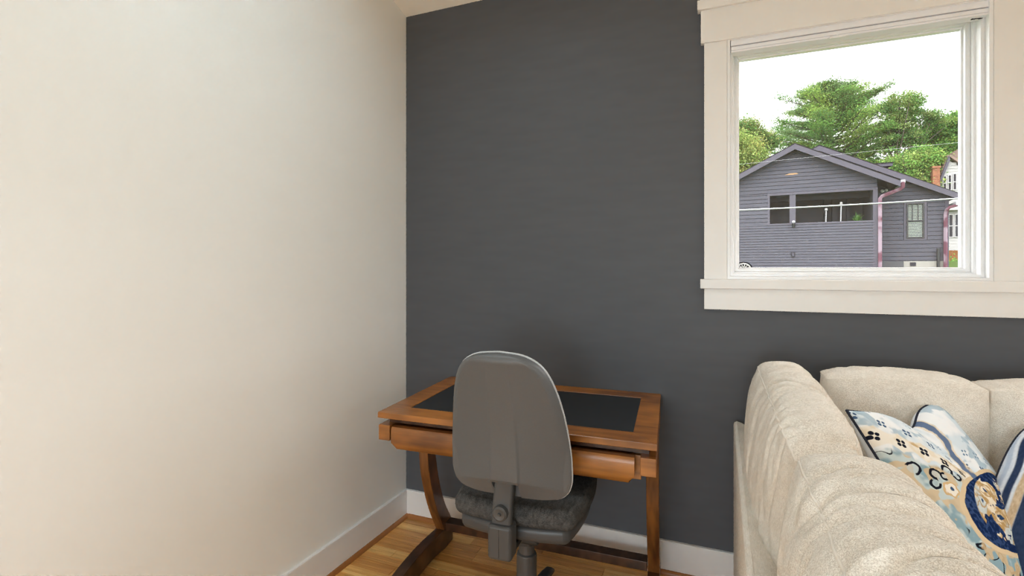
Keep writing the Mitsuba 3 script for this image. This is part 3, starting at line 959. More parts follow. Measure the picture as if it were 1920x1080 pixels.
def m_floral(p, n, uv):
    u, v = uv.x, uv.y
    wob = fbm(u * 16, v * 16, 1.0, 3) - 0.5
    fine = fbm(u * 46, v * 46, 2.0, 2) - 0.5
    t = 0.49 * u + 0.87 * v - 0.752            # across the diagonal rows of blossoms
    s = 0.87 * u - 0.49 * v                    # along them
    col = mix((0.62, 0.70, 0.75), (0.80, 0.82, 0.83), sstep(0.35, 0.65, fbm(u * 9, v * 9, 3.0, 3)))
    # watery blue washes
    col = mix(col, (0.30, 0.43, 0.52), 0.75 * sstep(0.55, 0.66, fbm(u * 13 + 4, v * 13, 6.0, 3)))
    teal = sstep(-0.055, -0.085, t + 0.05 * wob)
    col = mix(col, mix((0.24, 0.36, 0.41), (0.52, 0.60, 0.60), sstep(0.40, 0.62, fbm(u * 17, v * 17, 9.0, 3))), teal)
    # cream scalloped row with a tan upper edge, and small flowers with four dark petals
    sc_ = dr.abs(dr.sin((s + 0.399) * (math.pi / 0.114)))
    half = 0.036 + 0.022 * (1 - sc_) + 0.03 * wob
    row = sstep(0.006, -0.006, dr.abs(t) - half)
    col = mix(col, mix((0.74, 0.66, 0.53), (0.80, 0.76, 0.68), sstep(0.4, 0.6, fbm(u * 22, v * 22, 5.0, 2))), row)
    col = mix(col, (0.50, 0.34, 0.15), sstep(0.014, 0.006, dr.abs(t - 0.030 + 0.05 * wob)) * sstep(0.45, 0.60, fbm(s * 14, t * 9, 7.0, 2)) * 0.9)

    def petals(k0, dt, ds, rad, off):
        k = dr.round((s + 0.399 - off) / ds)
        a, b = s + 0.399 - off - k * ds, t - dt
        f = dr.minimum(dr.minimum(ellipse(a, b, off * 0 + 0.011, 0.011, 1, 1), ellipse(a, b, -0.011, 0.011, 1, 1)), dr.minimum(ellipse(a, b, 0.011, -0.011, 1, 1), ellipse(a, b, -0.011, -0.011, 1, 1)))
        return sstep(rad, rad - 0.003, f + 0.004 * fine)
    low = sstep(0.80, 0.78, u)
    col = mix(col, (0.012, 0.014, 0.024), petals(0, 0.0, 0.114, 0.0118, 0.0) * low)
    col = mix(col, (0.06, 0.11, 0.20), petals(0, 0.095, 0.125, 0.010, 0.05))
    col = mix(col, (0.16, 0.24, 0.34), petals(0, 0.185, 0.095, 0.008, 0.02) * sstep(0.4, 0.5, cell(s * 10, 2.0)))
    # dark scroll strokes on the teal ground
    sc = dr.abs(fbm(u * 15 + 9, v * 15, 8.0, 2) - 0.5)
    stroke = sstep(0.036, 0.024, sc) * sstep(0.40, 0.48, fbm(u * 8, v * 8 + 3, 2.0, 2)) * teal
    col = mix(col, (0.012, 0.014, 0.022), stroke)
    col = mix(col, (0.62, 0.46, 0.27), sstep(0.60, 0.66, fbm(u * 19 + 2, v * 19, 12.0, 2)) * teal * 0.8)
    for cu, cv, r0, a0 in ((0.085, 0.672, 0.034, 0.3), (0.185, 0.625, 0.030, 2.2), (0.150, 0.585, 0.026, 4.0), (0.285, 0.640, 0.030, 1.0), (0.330, 0.600, 0.024, 5.0), (0.235, 0.610, 0.020, 3.0)):
        dd_ = ellipse(u, v, cu, cv, 1.0, 0.8) + 0.012 * fine
        aa = dr.cos(dr.atan2(v - cv, u - cu) - a0)
        col = mix(col, (0.50, 0.58, 0.60), sstep(r0, r0 - 0.006, dd_) * 0.6)
        col = mix(col, (0.012, 0.014, 0.022), sstep(0.0085, 0.0055, dr.abs(dd_ - r0)) * sstep(-0.65, -0.45, aa))
    pr = ellipse(u, v, 0.225, 0.545, 1.0, 0.75) + 0.03 * fine
    col = mix(col, (0.60, 0.42, 0.22), sstep(0.056, 0.050, pr))
    col = mix(col, (0.80, 0.75, 0.66), sstep(0.040, 0.034, pr))
    col = mix(col, (0.05, 0.09, 0.17), sstep(0.014, 0.010, pr))
    # navy ground: a medallion with a tan outline, and a band that runs up from it
    d = ellipse(u, v, 0.575, 0.395, 0.35, 0.20) + 0.05 * wob
    up = dr.abs(u - 0.535 - 0.03 * dr.sin(v * 16) - 0.10 * (v - 0.6)) - 0.024 + 0.05 * wob
    isup = sstep(0.006, -0.004, up) * sstep(0.53, 0.56, v)
    body = dr.maximum(sstep(1.0, 0.98, d), isup)
    edge = dr.maximum(sstep(1.10, 1.08, d), sstep(0.020, 0.010, up) * sstep(0.55, 0.58, v) * 0.6)
    col = mix(col, (0.66, 0.52, 0.34), edge)
    navy = mix((0.010, 0.022, 0.075), (0.035, 0.065, 0.16), sstep(0.45, 0.75, fbm(u * 70, v * 70, 2.0, 2)))
    col = mix(col, mix(navy, (0.16, 0.22, 0.34), isup * (1 - sstep(1.0, 0.98, d)) * 0.75), body)
    # ragged tan and cream blossoms over it
    g1, g2, idg = mikit.voronoi(u * 7.4 + 3.3 + wob * 0.5, v * 7.4 + 1.7 + fine * 0.25)
    ins = sstep(0.93, 0.90, ellipse(u, v, 0.62, 0.40, 0.33, 0.20))
    ang = dr.atan2(fine, wob)
    pet = sstep(0.60, 0.57, g1 + 0.5 * fine + 0.25 * wob) * ins * sstep(0.10, 0.12, idg)
    tan = mix((0.45, 0.29, 0.12), (0.78, 0.69, 0.55), sstep(0.30, 0.66, fbm(u * 34, v * 34, 4.0, 3)))
    tan = mix(tan, (0.52, 0.60, 0.62), sstep(0.52, 0.62, fbm(u * 11 + 7, v * 11, 3.0, 2)) * 0.8)
    col = mix(col, tan, pet)
    col = mix(col, (0.40, 0.25, 0.10), pet * sstep(0.05, 0.02, dr.abs(g1 + 0.1 * wob - 0.26)) * 0.8)
    col = mix(col, (0.03, 0.06, 0.13), pet * sstep(0.10, 0.07, g1 + 0.15 * fine))
    return col


def m_stripe(p, n, uv):
    u, v = uv.x, uv.y
    x = u + 0.02 * (noise(v * 5, 1.0) - 0.5)
    grain = fbm(u * 160, v * 60, 1.0, 2)
    navy = mix((0.016, 0.030, 0.075), (0.040, 0.060, 0.12), grain)
    pale = mix((0.55, 0.60, 0.68), (0.72, 0.75, 0.79), grain)
    tan = mix((0.46, 0.33, 0.20), (0.66, 0.53, 0.38), grain)

    def s(a, b):
        return sstep(a - 0.004, a + 0.004, x) * sstep(b + 0.004, b - 0.004, x)
    col = mix(pale, (0.36, 0.44, 0.56), s(0.0, 0.016) * 0.7)
    col = mix(col, navy, s(0.030, 0.056))
    col = mix(col, tan, s(0.068, 0.098))
    col = mix(col, navy, s(0.098, 0.185))
    col = mix(col, tan, s(0.200, 0.250))
    col = mix(col, navy, s(0.270, 0.46))
    col = mix(col, tan, s(0.46, 0.52))
    col = mix(col, navy, s(0.52, 0.73))
    col = mix(col, tan, s(0.73, 0.775))
    col = mix(col, navy, s(0.785, 0.94))
    top = sstep(0.86, 0.875, v)
    return mix(col, pale, top * 0.9)


scene['floral_print'] = diffuse(mikit.proc(m_floral))
scene['striped_print'] = diffuse(mikit.proc(m_stripe))
scene['pale_cotton'] = diffuse((0.60, 0.63, 0.66))
scene['navy_piping'] = diffuse((0.030, 0.034, 0.048))


def pillow(key, label, centre, e1, e2, size, thick, front, back, chop=0.0, pinch=0.08, seed=0, roll=0.0, corner=0.0):
    """square knife-edge pillow: e1 = its right, e2 = its up"""
    t = thing(key, label, 'pillow')
    e1 = np.array(e1, float)
    e1 /= np.linalg.norm(e1)
    e2 = np.array(e2, float)
    e2 -= e1 * (e2 @ e1)
    e2 /= np.linalg.norm(e2)
    if roll:
        c_, s_ = math.cos(math.radians(roll)), math.sin(math.radians(roll))
        e1, e2 = e1 * c_ + e2 * s_, e2 * c_ - e1 * s_
    nn = np.cross(e1, e2)
    N = 64
    g = np.sin(np.linspace(-1, 1, N) * math.pi / 2 * 0.96) / math.sin(math.pi / 2 * 0.96)
    U, V = np.meshgrid(g, g, indexing='ij')
    a = U * (1 - pinch * (1 - V ** 2))
    b = V * (1 - pinch * (1 - U ** 2))
    a, b = a * (1 - corner * U ** 4 * V ** 4), b * (1 - corner * U ** 4 * V ** 4)
    dip = chop * np.exp(-(U / 0.34) ** 2) * np.clip((V + 0.3) / 1.3, 0, 1) ** 1.5
    b = b - dip
    prof = np.clip((1 - U ** 2) * (1 - V ** 2), 0, 1) ** 0.42
    prof = prof * (1 - 0.5 * np.exp(-(U / 0.25) ** 2) * np.clip((V + 0.1) / 1.1, 0, 1) * (chop > 0))
    wr = 0.010 * (meshkit.fbm(np.stack([U * 3.1, V * 3.1, 0 * U + seed], -1), 3, seed) - 0.5) * prof
    h = size / 2
    base = np.array(centre) + a[..., None] * h * e1 + b[..., None] * h * e2
    Pf = base + (thick / 2 * prof + wr)[..., None] * nn
    Pb = base - (thick / 2 * prof)[..., None] * nn
    i, j = np.meshgrid(np.arange(N - 1), np.arange(N - 1), indexing='ij')
    q = np.stack([i * N + j, (i + 1) * N + j, (i + 1) * N + j + 1, i * N + j + 1], -1).reshape(-1, 4)
    F = np.vstack([q[:, [0, 1, 2]], q[:, [0, 2, 3]]])
    uv = np.stack([(U + 1) / 2, (V + 1) / 2], -1).reshape(-1, 2)
    put(t + '__front', trimesh.Trimesh(Pf.reshape(-1, 3), F, process=False), front, True, uv=uv)
    put(t + '__back', trimesh.Trimesh(Pb.reshape(-1, 3), F[:, ::-1], process=False), back, True, uv=uv)
    rim = np.vstack([base[:, 0], base[-1, 1:], base[-2::-1, -1], base[0, -2:0:-1]])
    keep = np.r_[True, np.linalg.norm(np.diff(rim, axis=0), axis=1) > 1e-4]
    say(put(t + '__piping', sweep(rim[keep], circle(0.0034, 6), closed=True), 'navy_piping', 60), 'dark piping')
    return t


pillow('throw_pillow', 'pale blue, tan and navy floral throw pillow in the corner of the sofa', (2.096, -0.606, 0.705), (0.627, 0.775, -0.079), (-0.401, 0.409, 0.82), 0.496, 0.15,
       'floral_print', 'pale_cotton', chop=0.20, pinch=0.07, seed=3)
pillow('throw_pillow', 'navy and tan striped throw pillow at the right edge of the photo', (2.418, -0.622, 0.660), (0.939, -0.266, -0.216), (0.342, 0.678, 0.651), 0.46, 0.19,
       'striped_print', 'pale_cotton', chop=0.0, pinch=-0.05, seed=5, roll=-8.0, corner=0.06)

# ------------------------------------------------------------------ outside: ground
def m_lawn(p, n, uv):
    return mix((0.035, 0.065, 0.017), (0.075, 0.115, 0.034), fbm(p.x * 1.3, p.y * 1.3, 0.0, 4))


def m_siding(p, n, uv):
    f = fbm(p.x * 1.5, p.y * 1.5, p.z * 14, 3)
    return mix((0.080, 0.081, 0.102), (0.104, 0.105, 0.130), f)


def m_shingle(p, n, uv):
    return mix((0.014, 0.014, 0.016), (0.036, 0.036, 0.040), fbm(p.x * 5, p.y * 5, p.z * 9, 3))


def m_whitesiding(p, n, uv):
    return mix((0.36, 0.36, 0.35), (0.45, 0.45, 0.44), fbm(p.x * 2, p.y * 2, p.z * 10, 2))


def m_brick(p, n, uv):
    row = dr.floor(p.z / 0.075)
    c = cell(dr.floor((p.x + p.y) / 0.21 + 0.5 * (row - 2 * dr.floor(row / 2))), row, 3.0)
    fz = p.z / 0.075 - row
    return mix(mix((0.21, 0.07, 0.04), (0.32, 0.135, 0.07), c), (0.30, 0.27, 0.24), sstep(0.84, 0.9, fz))


def m_downspout(p, n, uv):
    t = sstep(0.42, 0.62, fbm(p.x * 3, p.y * 3, p.z * 2.3, 3))
    return mix((0.15, 0.066, 0.092), (0.30, 0.235, 0.285), t)


def m_bark(p, n, uv):
    return mix((0.06, 0.05, 0.045), (0.16, 0.14, 0.125), fbm(p.x * 8, p.y * 8, p.z * 2, 3))


scene['lawn'] = diffuse(mikit.proc(m_lawn))
scene['grey_siding'] = diffuse(mikit.proc(m_siding))
scene['grey_trim'] = diffuse((0.108, 0.104, 0.130))
scene['shingles'] = diffuse(mikit.proc(m_shingle))
scene['dark_soffit'] = diffuse((0.045, 0.045, 0.055))
scene['screen_mesh'] = diffuse((0.035, 0.038, 0.042))
scene['porch_wall'] = diffuse((0.100, 0.104, 0.114))
scene['window_black'] = principled((0.012, 0.014, 0.016), 0.35)
scene['slat_white'] = diffuse((0.36, 0.42, 0.35))
scene['dark_glass'] = principled((0.012, 0.018, 0.016), 0.08, specular=0.6)
scene['downspout_paint'] = diffuse(mikit.proc(m_downspout))
scene['foundation'] = diffuse((0.36, 0.35, 0.32))
scene['white_siding'] = diffuse(mikit.proc(m_whitesiding))
scene['white_house_trim'] = diffuse((0.48, 0.48, 0.48))
scene['brick'] = diffuse(mikit.proc(m_brick))
scene['pink_roof'] = diffuse((0.26, 0.19, 0.165))
scene['bark'] = diffuse(mikit.proc(m_bark))
scene['cable'] = diffuse((0.48, 0.49, 0.52))
scene['leaves'] = {'type': 'principledthin', 'base_color': {'type': 'mesh_attribute', 'name': 'vertex_color'}, 'roughness': 0.6, 'diff_trans': 0.7, 'spec_trans': 0.0}
scene['fence_wood'] = diffuse((0.20, 0.085, 0.035))
scene['cedar_patch'] = diffuse((0.42, 0.27, 0.16))
scene['lantern_glass'] = diffuse((0.55, 0.56, 0.58))

gx = np.linspace(-60, 90, 40)
gy = np.concatenate([np.linspace(0.6, 30, 24), np.linspace(33, 140, 16)])
GX, GY = np.meshgrid(gx, gy, indexing='ij')


def ground_z(x, y):
    x, y = np.asarray(x, float), np.asarray(y, float)
    rise = np.clip((y - 5) / 15.5, 0, 1)
    return -0.5 + 1.72 * rise * rise * (3 - 2 * rise) + 0.035 * np.clip(y - 26, 0, 60)


GZ = ground_z(GX, GY)
i, j = np.meshgrid(np.arange(len(gx) - 1), np.arange(len(gy) - 1), indexing='ij')
nb = len(gy)
q = np.stack([i * nb + j, (i + 1) * nb + j, (i + 1) * nb + j + 1, i * nb + j + 1], -1).reshape(-1, 4)
struct('ground', trimesh.Trimesh(np.stack([GX, GY, GZ], -1).reshape(-1, 3), np.vstack([q[:, [0, 1, 2]], q[:, [0, 2, 3]]]), process=False), 'lawn', True)

# ------------------------------------------------------------------ grey house across the way; house axes: s along its front, t away, z up
HU = np.array([0.99613, -0.08789])
HN = np.array([0.08789, 0.99613])
HP = np.array([5.4037, 22.0568])


def hplace(m):
    m = m.copy()
    v = np.array(m.vertices)
    m.vertices = np.column_stack([HP[0] + v[:, 0] * HU[0] + v[:, 1] * HN[0], HP[1] + v[:, 0] * HU[1] + v[:, 1] * HN[1], v[:, 2]])
    return m


house = thing('grey_house', 'dark grey clapboard bungalow with two gables seen through the window', 'house')
PIT = 0.512
R1, Z1 = -0.97, 6.36           # front gable ridge (underside of the roof deck)
R2, Z2 = -0.02, 6.44           # main gable ridge
T2 = 1.20


def clapboards(s0, s1, z0, z1, step, t, top=None, holes=()):
    """lapped boards one by one; top(s-range) clips them under the rake"""
    z = z0
    while z < z1 - 1e-6:
        za, zb = z, min(z + step, z1)
        spans = [(s0, s1)]
        if top is not None:
            lo, hi = top(za + 0.6 * (zb - za))
            spans = [(max(s0, lo), min(s1, hi))]
        for ha, hb, hz0, hz1 in holes:
            if za < hz1 - 0.02 and zb > hz0 + 0.02:
                new = []
                for a, b in spans:
                    if hb <= a or ha >= b:
                        new.append((a, b))
                    else:
                        if ha > a:
                            new.append((a, ha))
                        if hb < b:
                            new.append((hb, b))
                spans = new
        for a, b in spans:
            if b - a > 0.03:
                m = prism_x([(t + 0.0, za + 0.022), (t - 0.034, za + 0.022), (t - 0.032, za + 0.030), (t - 0.020, zb - 0.004), (t - 0.010, zb), (t + 0.0, zb)], a, b)
                put(house + '__clapboard', hplace(m), 'grey_siding', False)
        z += step


def top1(z):
    d = (Z1 - z) / PIT
    return R1 - d, R1 + d


def top2(z):
    d = (Z2 - z) / PIT
    return R2 - d, R2 + d


FL_, FR_ = -3.85, 1.91
OPEN = (-1.91, 1.77, 3.23, 4.44)
# solid walls behind the boards
wall1 = Polygon([(FL_, 0.9), (FR_, 0.9), (FR_, Z1 - (FR_ - R1) * PIT), (R1, Z1), (FL_, Z1 - (R1 - FL_) * PIT)]).difference(sbox(OPEN[0], OPEN[2], OPEN[1], OPEN[3]))
m = poly_extrude(wall1, 0.10)
put(house + '__front_wall', hplace(xf(m, np.array([[1, 0, 0, 0], [0, 0, -1, 0.10], [0, 1, 0, 0], [0, 0, 0, 1.0]]))), 'grey_siding', False)
wall2 = Polygon([(-4.43, 0.9), (4.39, 0.9), (4.39, Z2 - (4.39 - R2) * PIT), (R2, Z2), (-4.43, Z2 - (R2 + 4.43) * PIT)]).difference(sbox(FL_ + 0.12, 1.0, FR_ - 0.05, 4.3))
m = poly_extrude(wall2, 0.10)
put(house + '__main_wall', hplace(xf(m, np.array([[1, 0, 0, 0], [0, 0, -1, T2 + 0.10], [0, 1, 0, 0], [0, 0, 0, 1.0]]))), 'grey_siding', False)
clapboards(FL_, FR_ - 0.10, 1.20, 3.14, 0.114, 0.0)
clapboards(FL_, FR_ - 0.10, 3.14, 4.52, 0.165, 0.0, None, [(OPEN[0] - 0.07, FR_, 3.10, OPEN[3] + 0.03)])
clapboards(FL_ + 0.03, FR_ - 0.02, 4.53, 6.30, 0.160, 0.0, top1)
clapboards(FR_ + 0.02, 4.30, 1.62, 6.2, 0.165, T2, top2, [(2.95, 3.73, 2.44, 4.03)])
# porch behind the screen
put(house + '__porch_room', hplace(cat([bx(FL_ + 0.1, FR_ - 0.02, 3.1, 3.2, 2.6, 4.9), bx(FL_ + 0.1, FR_ - 0.02, 0.1, 3.1, 2.55, 2.65), bx(FL_ + 0.1, FR_ - 0.02, 0.1, 3.1, 4.50, 4.58),
                                       bx(FR_ - 0.10, FR_ - 0.02, 0.1, 3.1, 2.6, 4.6), bx(FL_ + 0.1, FL_ + 0.16, 0.1, 3.1, 2.6, 4.6)])), 'porch_wall', False)
for a, b in ((0.30, 0.42), (0.62, 0.80), (1.18, 1.27)):
    put(house + '__porch_stud', hplace(bx(a, b, 2.7, 3.1, 2.6, 4.5)), 'porch_wall', False)
put(house + '__porch_post', hplace(rbox(-1.16, -0.93, -0.01, 0.12, 3.20, 4.46, 0.01, 1)), 'grey_trim', 25)
put(house + '__porch_post', hplace(rbox(1.76, 1.92, -0.025, 0.12, 1.20, 4.50, 0.01, 1)), 'grey_trim', 25)
put(house + '__porch_sill', hplace(rbox(-2.0, 1.80, -0.045, 0.12, 3.155, 3.225, 0.008, 1)), 'grey_trim', 25)
put(house + '__porch_side_trim', hplace(rbox(-1.99, -1.905, -0.03, 0.10, 3.20, 4.47, 0.008, 1)), 'grey_trim', 25)
put(house + '__porch_header', hplace(rbox(-2.0, 1.92, -0.032, 0.10, 4.435, 4.54, 0.008, 1)), 'grey_trim', 25)


def gable_roof(ridge, zr, e0, e1, t0, t1, key):
    """deck with shingles, rake boards and soffit; zr underside at the ridge"""
    zz = lambda s: zr - abs(s - ridge) * PIT
    th = 0.16
    deck = [(e0, zz(e0) + 0.06), (ridge, zr + 0.06), (e1, zz(e1) + 0.06), (e1, zz(e1) + th), (ridge, zr + th + 0.02), (e0, zz(e0) + th)]
    put(house + '__roof', hplace(prism_y(deck, t0, t1)), 'shingles', False)
    sof = [(e0, zz(e0)), (ridge, zr), (e1, zz(e1)), (e1, zz(e1) + 0.06), (ridge, zr + 0.06), (e0, zz(e0) + 0.06)]
    put(house + '__soffit', hplace(prism_y(sof, t0 + 0.03, t1)), 'dark_soffit', False)
    for a, b in ((e0, ridge), (ridge, e1)):
        rk = [(a, zz(a) - 0.09), (b, zz(b) - 0.09), (b, zz(b) + th - 0.03), (a, zz(a) + th - 0.03)]
        put(house + '__rake_board', hplace(prism_y(rk, t0 - 0.01, t0 + 0.03)), 'grey_trim', False)


gable_roof(R1, Z1, -4.62, 2.58, -0.42, 3.4, 'front')
gable_roof(R2, Z2, -4.9, 4.62, T2 - 0.42, 9.0, 'main')
# lit eave corner, gutter end, flood lamps, downspouts
put(house + '__gutter', hplace(rbox(2.50, 2.74, -0.40, 2.6, 4.60, 4.72, 0.02, 1)), 'cable', 25)
dsp = [(2.66, -0.36, 4.64), (2.66, -0.34, 4.45), (2.60, -0.28, 4.38), (2.05, -0.075, 4.16), (1.98, -0.075, 4.07), (1.98, -0.075, 3.9), (1.98, -0.075, 1.1)]
put(house + '__downspout', hplace(sweep(dsp, rrect(0.13, 0.09, 0.02, 3), up=[0, 1, 0] if False else None)), 'downspout_paint', 35)
dsp2 = [(4.60, T2 - 0.30, 3.78), (4.36, T2 - 0.26, 3.70), (4.30, T2 - 0.20, 3.62), (4.28, T2 - 0.10, 3.45), (4.28, T2 - 0.10, 1.1)]
put(house + '__downspout', hplace(sweep(dsp2, rrect(0.14, 0.10, 0.02, 3))), 'downspout_paint', 35)
put(house + '__gutter', hplace(rbox(4.52, 4.66, T2 - 0.40, 8.8, 3.76, 3.90, 0.02, 1)), 'cable', 25)
put(house + '__flood_lamp', hplace(cat([trimesh.creation.icosphere(2, 0.07).apply_translation([2.22, T2 - 0.18, 4.50]), trimesh.creation.icosphere(2, 0.06).apply_translation([2.36, T2 - 0.16, 4.53]), cyl([2.29, T2, 4.56], [2.29, T2 - 0.15, 4.52], 0.03, 10)])), 'lantern_glass', 40)
put(house + '__corner_board', hplace(rbox(4.28, 4.40, T2 - 0.04, T2 + 0.1, 1.3, 4.08, 0.01, 1)), 'grey_trim', 25)
put(house + '__corner_board', hplace(rbox(FR_ + 0.0, FR_ + 0.10, T2 - 0.035, T2 + 0.05, 1.5, 4.6, 0.01, 1)), 'grey_trim', 25)
# lantern, meter box, vents, patches
lan = put(house + '__porch_lantern', hplace(cat([lathe([(0.0001, 0), (0.05, 0.02), (0.07, 0.16), (0.03, 0.24), (0.0001, 0.26)], 12).apply_translation([-1.01, -0.13, 3.02]), cyl([-1.01, 0, 3.22], [-1.01, -0.13, 3.26], 0.02, 8)])), 'window_black', 30)
put(lan + '__glass', hplace(trimesh.creation.icosphere(2, 0.062).apply_translation([-1.01, -0.13, 3.27])), 'lantern_glass', 40)
bxk = put(house + '__outlet_box', hplace(rbox(-1.10, -0.96, -0.07, 0.0, 1.78, 2.0, 0.015, 2)), 'dark_soffit', 30)
put(bxk + '__cover', hplace(rbox(-1.06, -1.0, -0.085, -0.06, 1.82, 1.96, 0.01, 1)), 'grey_trim', 30)
put(house + '__bare_wood_patch', hplace(prism_y([(-1.36, 5.285), (-1.05, 5.275), (-0.82, 5.30), (-0.90, 5.345), (-1.15, 5.35)], -0.032, -0.018)), 'cedar_patch', False)
put(house + '__meter_cover', hplace(rbox(2.10, 2.20, T2 - 0.10, T2, 2.90, 3.20, 0.015, 2)), 'white_house_trim', 30)
put(house + '__foundation', hplace(bx(FR_ + 0.02, 4.36, T2 - 0.01, T2 + 0.12, 0.9, 1.60)), 'foundation', False)
put(house + '__bulkhead', hplace(rbox(2.15, 2.93, T2 - 0.20, T2, 0.9, 1.60, 0.01, 1)), 'porch_wall', 25)
put(house + '__foundation_vent', hplace(rbox(3.17, 3.36, T2 - 0.04, T2 + 0.02, 1.40, 1.55, 0.005, 1)), 'dark_soffit', 25)
put(house + '__skirt_board', hplace(bx(-2.6, 0.95, -0.05, 0.0, 1.20, 1.285)), 'dark_soffit', False)
# back window with blind
wx0, wx1, wz0, wz1 = 3.05, 3.63, 2.52, 3.96
hw = put(house + '__window', hplace(ring_frame(wx0, wx1, wz0, wz1, 0.055, T2 - 0.055, T2 + 0.02, 0.004)), 'window_black', 25)
put(house + '__window_casing', hplace(ring_frame(wx0 - 0.085, wx1 + 0.085, wz0 - 0.07, wz1 + 0.07, 0.084, T2 - 0.035, T2 + 0.02, 0.004)), 'grey_trim', 25)
put(hw + '__meeting_rail', hplace(rbox(wx0 + 0.05, wx1 - 0.05, T2 - 0.05, T2 + 0.0, 3.21, 3.27, 0.005, 1)), 'window_black', 25)
put(hw + '__pane', hplace(bx(wx0 + 0.05, wx1 - 0.05, T2 + 0.012, T2 + 0.02, wz0 + 0.05, wz1 - 0.05)), 'dark_glass', False)
for sx_ in (3.245, 3.43):
    put(hw + '__muntin', hplace(bx(sx_ - 0.012, sx_ + 0.012, T2 - 0.045, T2 - 0.02, 3.27, wz1 - 0.05)), 'window_black', False)
z = wz0 + 0.075
while z < wz1 - 0.06:
    put(hw + '__blind_slat', hplace(rot(bx(wx0 + 0.06, wx1 - 0.06, T2 - 0.010, T2 + 0.006, z, z + 0.030), 0, [1, 0, 0])), 'slat_white', False)
    z += 0.062
put(house + '__vent_pipe', hplace(cyl([4.05, T2 - 0.12, 1.0], [4.05, T2 - 0.12, 2.10], 0.055, 14)), 'window_black', 30)
# low dormer on the main roof
put(house + '__dormer_wall', hplace(bx(1.45, 2.50, 2.6, 4.5, 5.0, 5.72)), 'grey_siding', False)
put(house + '__dormer_roof', hplace(prism_x([(2.25, 5.72), (2.25, 5.84), (4.8, 6.05), (4.8, 5.92)], 1.2, 2.78)), 'grey_trim', False)
put(house + '__dormer_shingles', hplace(prism_x([(2.22, 5.842), (2.22, 5.875), (4.85, 6.085), (4.85, 6.055)], 1.17, 2.81)), 'shingles', False)


# things in the porch opening
def hpt(s, t, z):
    return np.array([HP[0] + s * HU[0] + t * HN[0], HP[1] + s * HU[1] + t * HN[1], z])


leafc = {'n': 0}


def leaf_mesh(P, size, colours, seed, aspect=0.55, flat=0.0, normals=None):
    """many small leaves (two triangles, folded) at points P with a colour each"""
    r = np.random.default_rng(seed)
    n = len(P)
    d = r.normal(size=(n, 3))
    if normals is not None:
        d = d * (1 - flat) + normals * flat * 2
    d /= np.linalg.norm(d, axis=1, keepdims=True)
    u = np.cross(d, r.normal(size=(n, 3)))
    u /= np.linalg.norm(u, axis=1, keepdims=True)
    w = np.cross(d, u)
    s = size * r.uniform(0.6, 1.3, (n, 1))
    a, b = P - u * s, P + u * s
    c, e = P + w * s * aspect + d * s * 0.2, P - w * s * aspect + d * s * 0.2
    V = np.stack([a, c, b, e], 1).reshape(-1, 3)
    k = np.arange(n)[:, None] * 4
    F = np.vstack([k + [0, 1, 2], k + [0, 2, 3]])
    C = np.repeat(np.asarray(colours) * 1.2, 4, 0)
    return V, F, C


def leaf_part(key, V, F, C):
    k = put(key, trimesh.Trimesh(V, F, process=False), 'leaves', False, color=C)
    labels[k] = {'kind': 'stuff'}
    return k


pp = thing('potted_plant', 'spiky green plant in the porch opening of the grey house', 'plant')
pc = hpt(1.28, 0.45, 3.15)
put(pp + '__pot', lathe([(0.0001, -0.4), (0.12, -0.4), (0.16, 0.02), (0.0001, 0.0)], 16).apply_translation(pc), 'porch_wall', 30)
V_, F_, C_ = [], [], []
r_ = np.random.default_rng(11)
for i in range(46):
    a, el, L = r_.uniform(0, 6.283), r_.uniform(0.35, 1.3), r_.uniform(0.35, 0.62)
    d = np.array([math.cos(a) * math.cos(el), math.sin(a) * math.cos(el), math.sin(el)])
    sd = np.cross(d, [0, 0, 1.0]); sd /= np.linalg.norm(sd)
    p0, p1, p2 = pc, pc + d * L * 0.6, pc + d * L - np.array([0, 0, 0.12 * math.cos(el)])
    n0 = len(V_) * 5
    V_.append(np.array([p0 - sd * 0.012, p0 + sd * 0.012, p1 - sd * 0.016, p1 + sd * 0.016, p2]))
    F_.append(np.array([[0, 1, 3], [0, 3, 2], [2, 3, 4]]) + n0)
    C_.append(np.tile(np.array([0.10, 0.22, 0.05]) * r_.uniform(0.6, 1.6), (5, 1)))
leaf_part(pp + '__leaves', np.vstack(V_), np.vstack(F_), np.vstack(C_))
for s, zt, lab in ((0.17, 3.75, 'shorter thin white stake lamp in the porch opening of the grey house'), (0.70, 3.98, 'taller white stake lamp beside the spiky porch plant')):
    st = thing('stake_lamp', lab, 'lamp')
    put(st + '__stake', cyl(hpt(s, 0.35, 2.65), hpt(s + 0.03, 0.35, zt), 0.022, 8), 'cable', 30)
    put(st + '__head', lathe([(0.0001, 0.09), (0.05, 0.07), (0.055, 0.0), (0.02, -0.03), (0.0001, -0.03)], 12).apply_translation(hpt(s + 0.03, 0.35, zt)), 'white_house_trim', 30)


# overhead cables
def cable(label, pts, r):
    t = num('overhead_cable')
    p = np.array(pts, float)
    n = 24
    u = np.linspace(0, 1, n)[:, None]
    a, b, c = p[0], p[1], p[2]
    q = (1 - u) ** 2 * a + 2 * u * (1 - u) * b + u ** 2 * c
    scene[t] = mikit.ply(sweep(q, circle(r, 6)), 'cable', smooth=60)
    labels[t] = {'label': label, 'category': 'cable'}


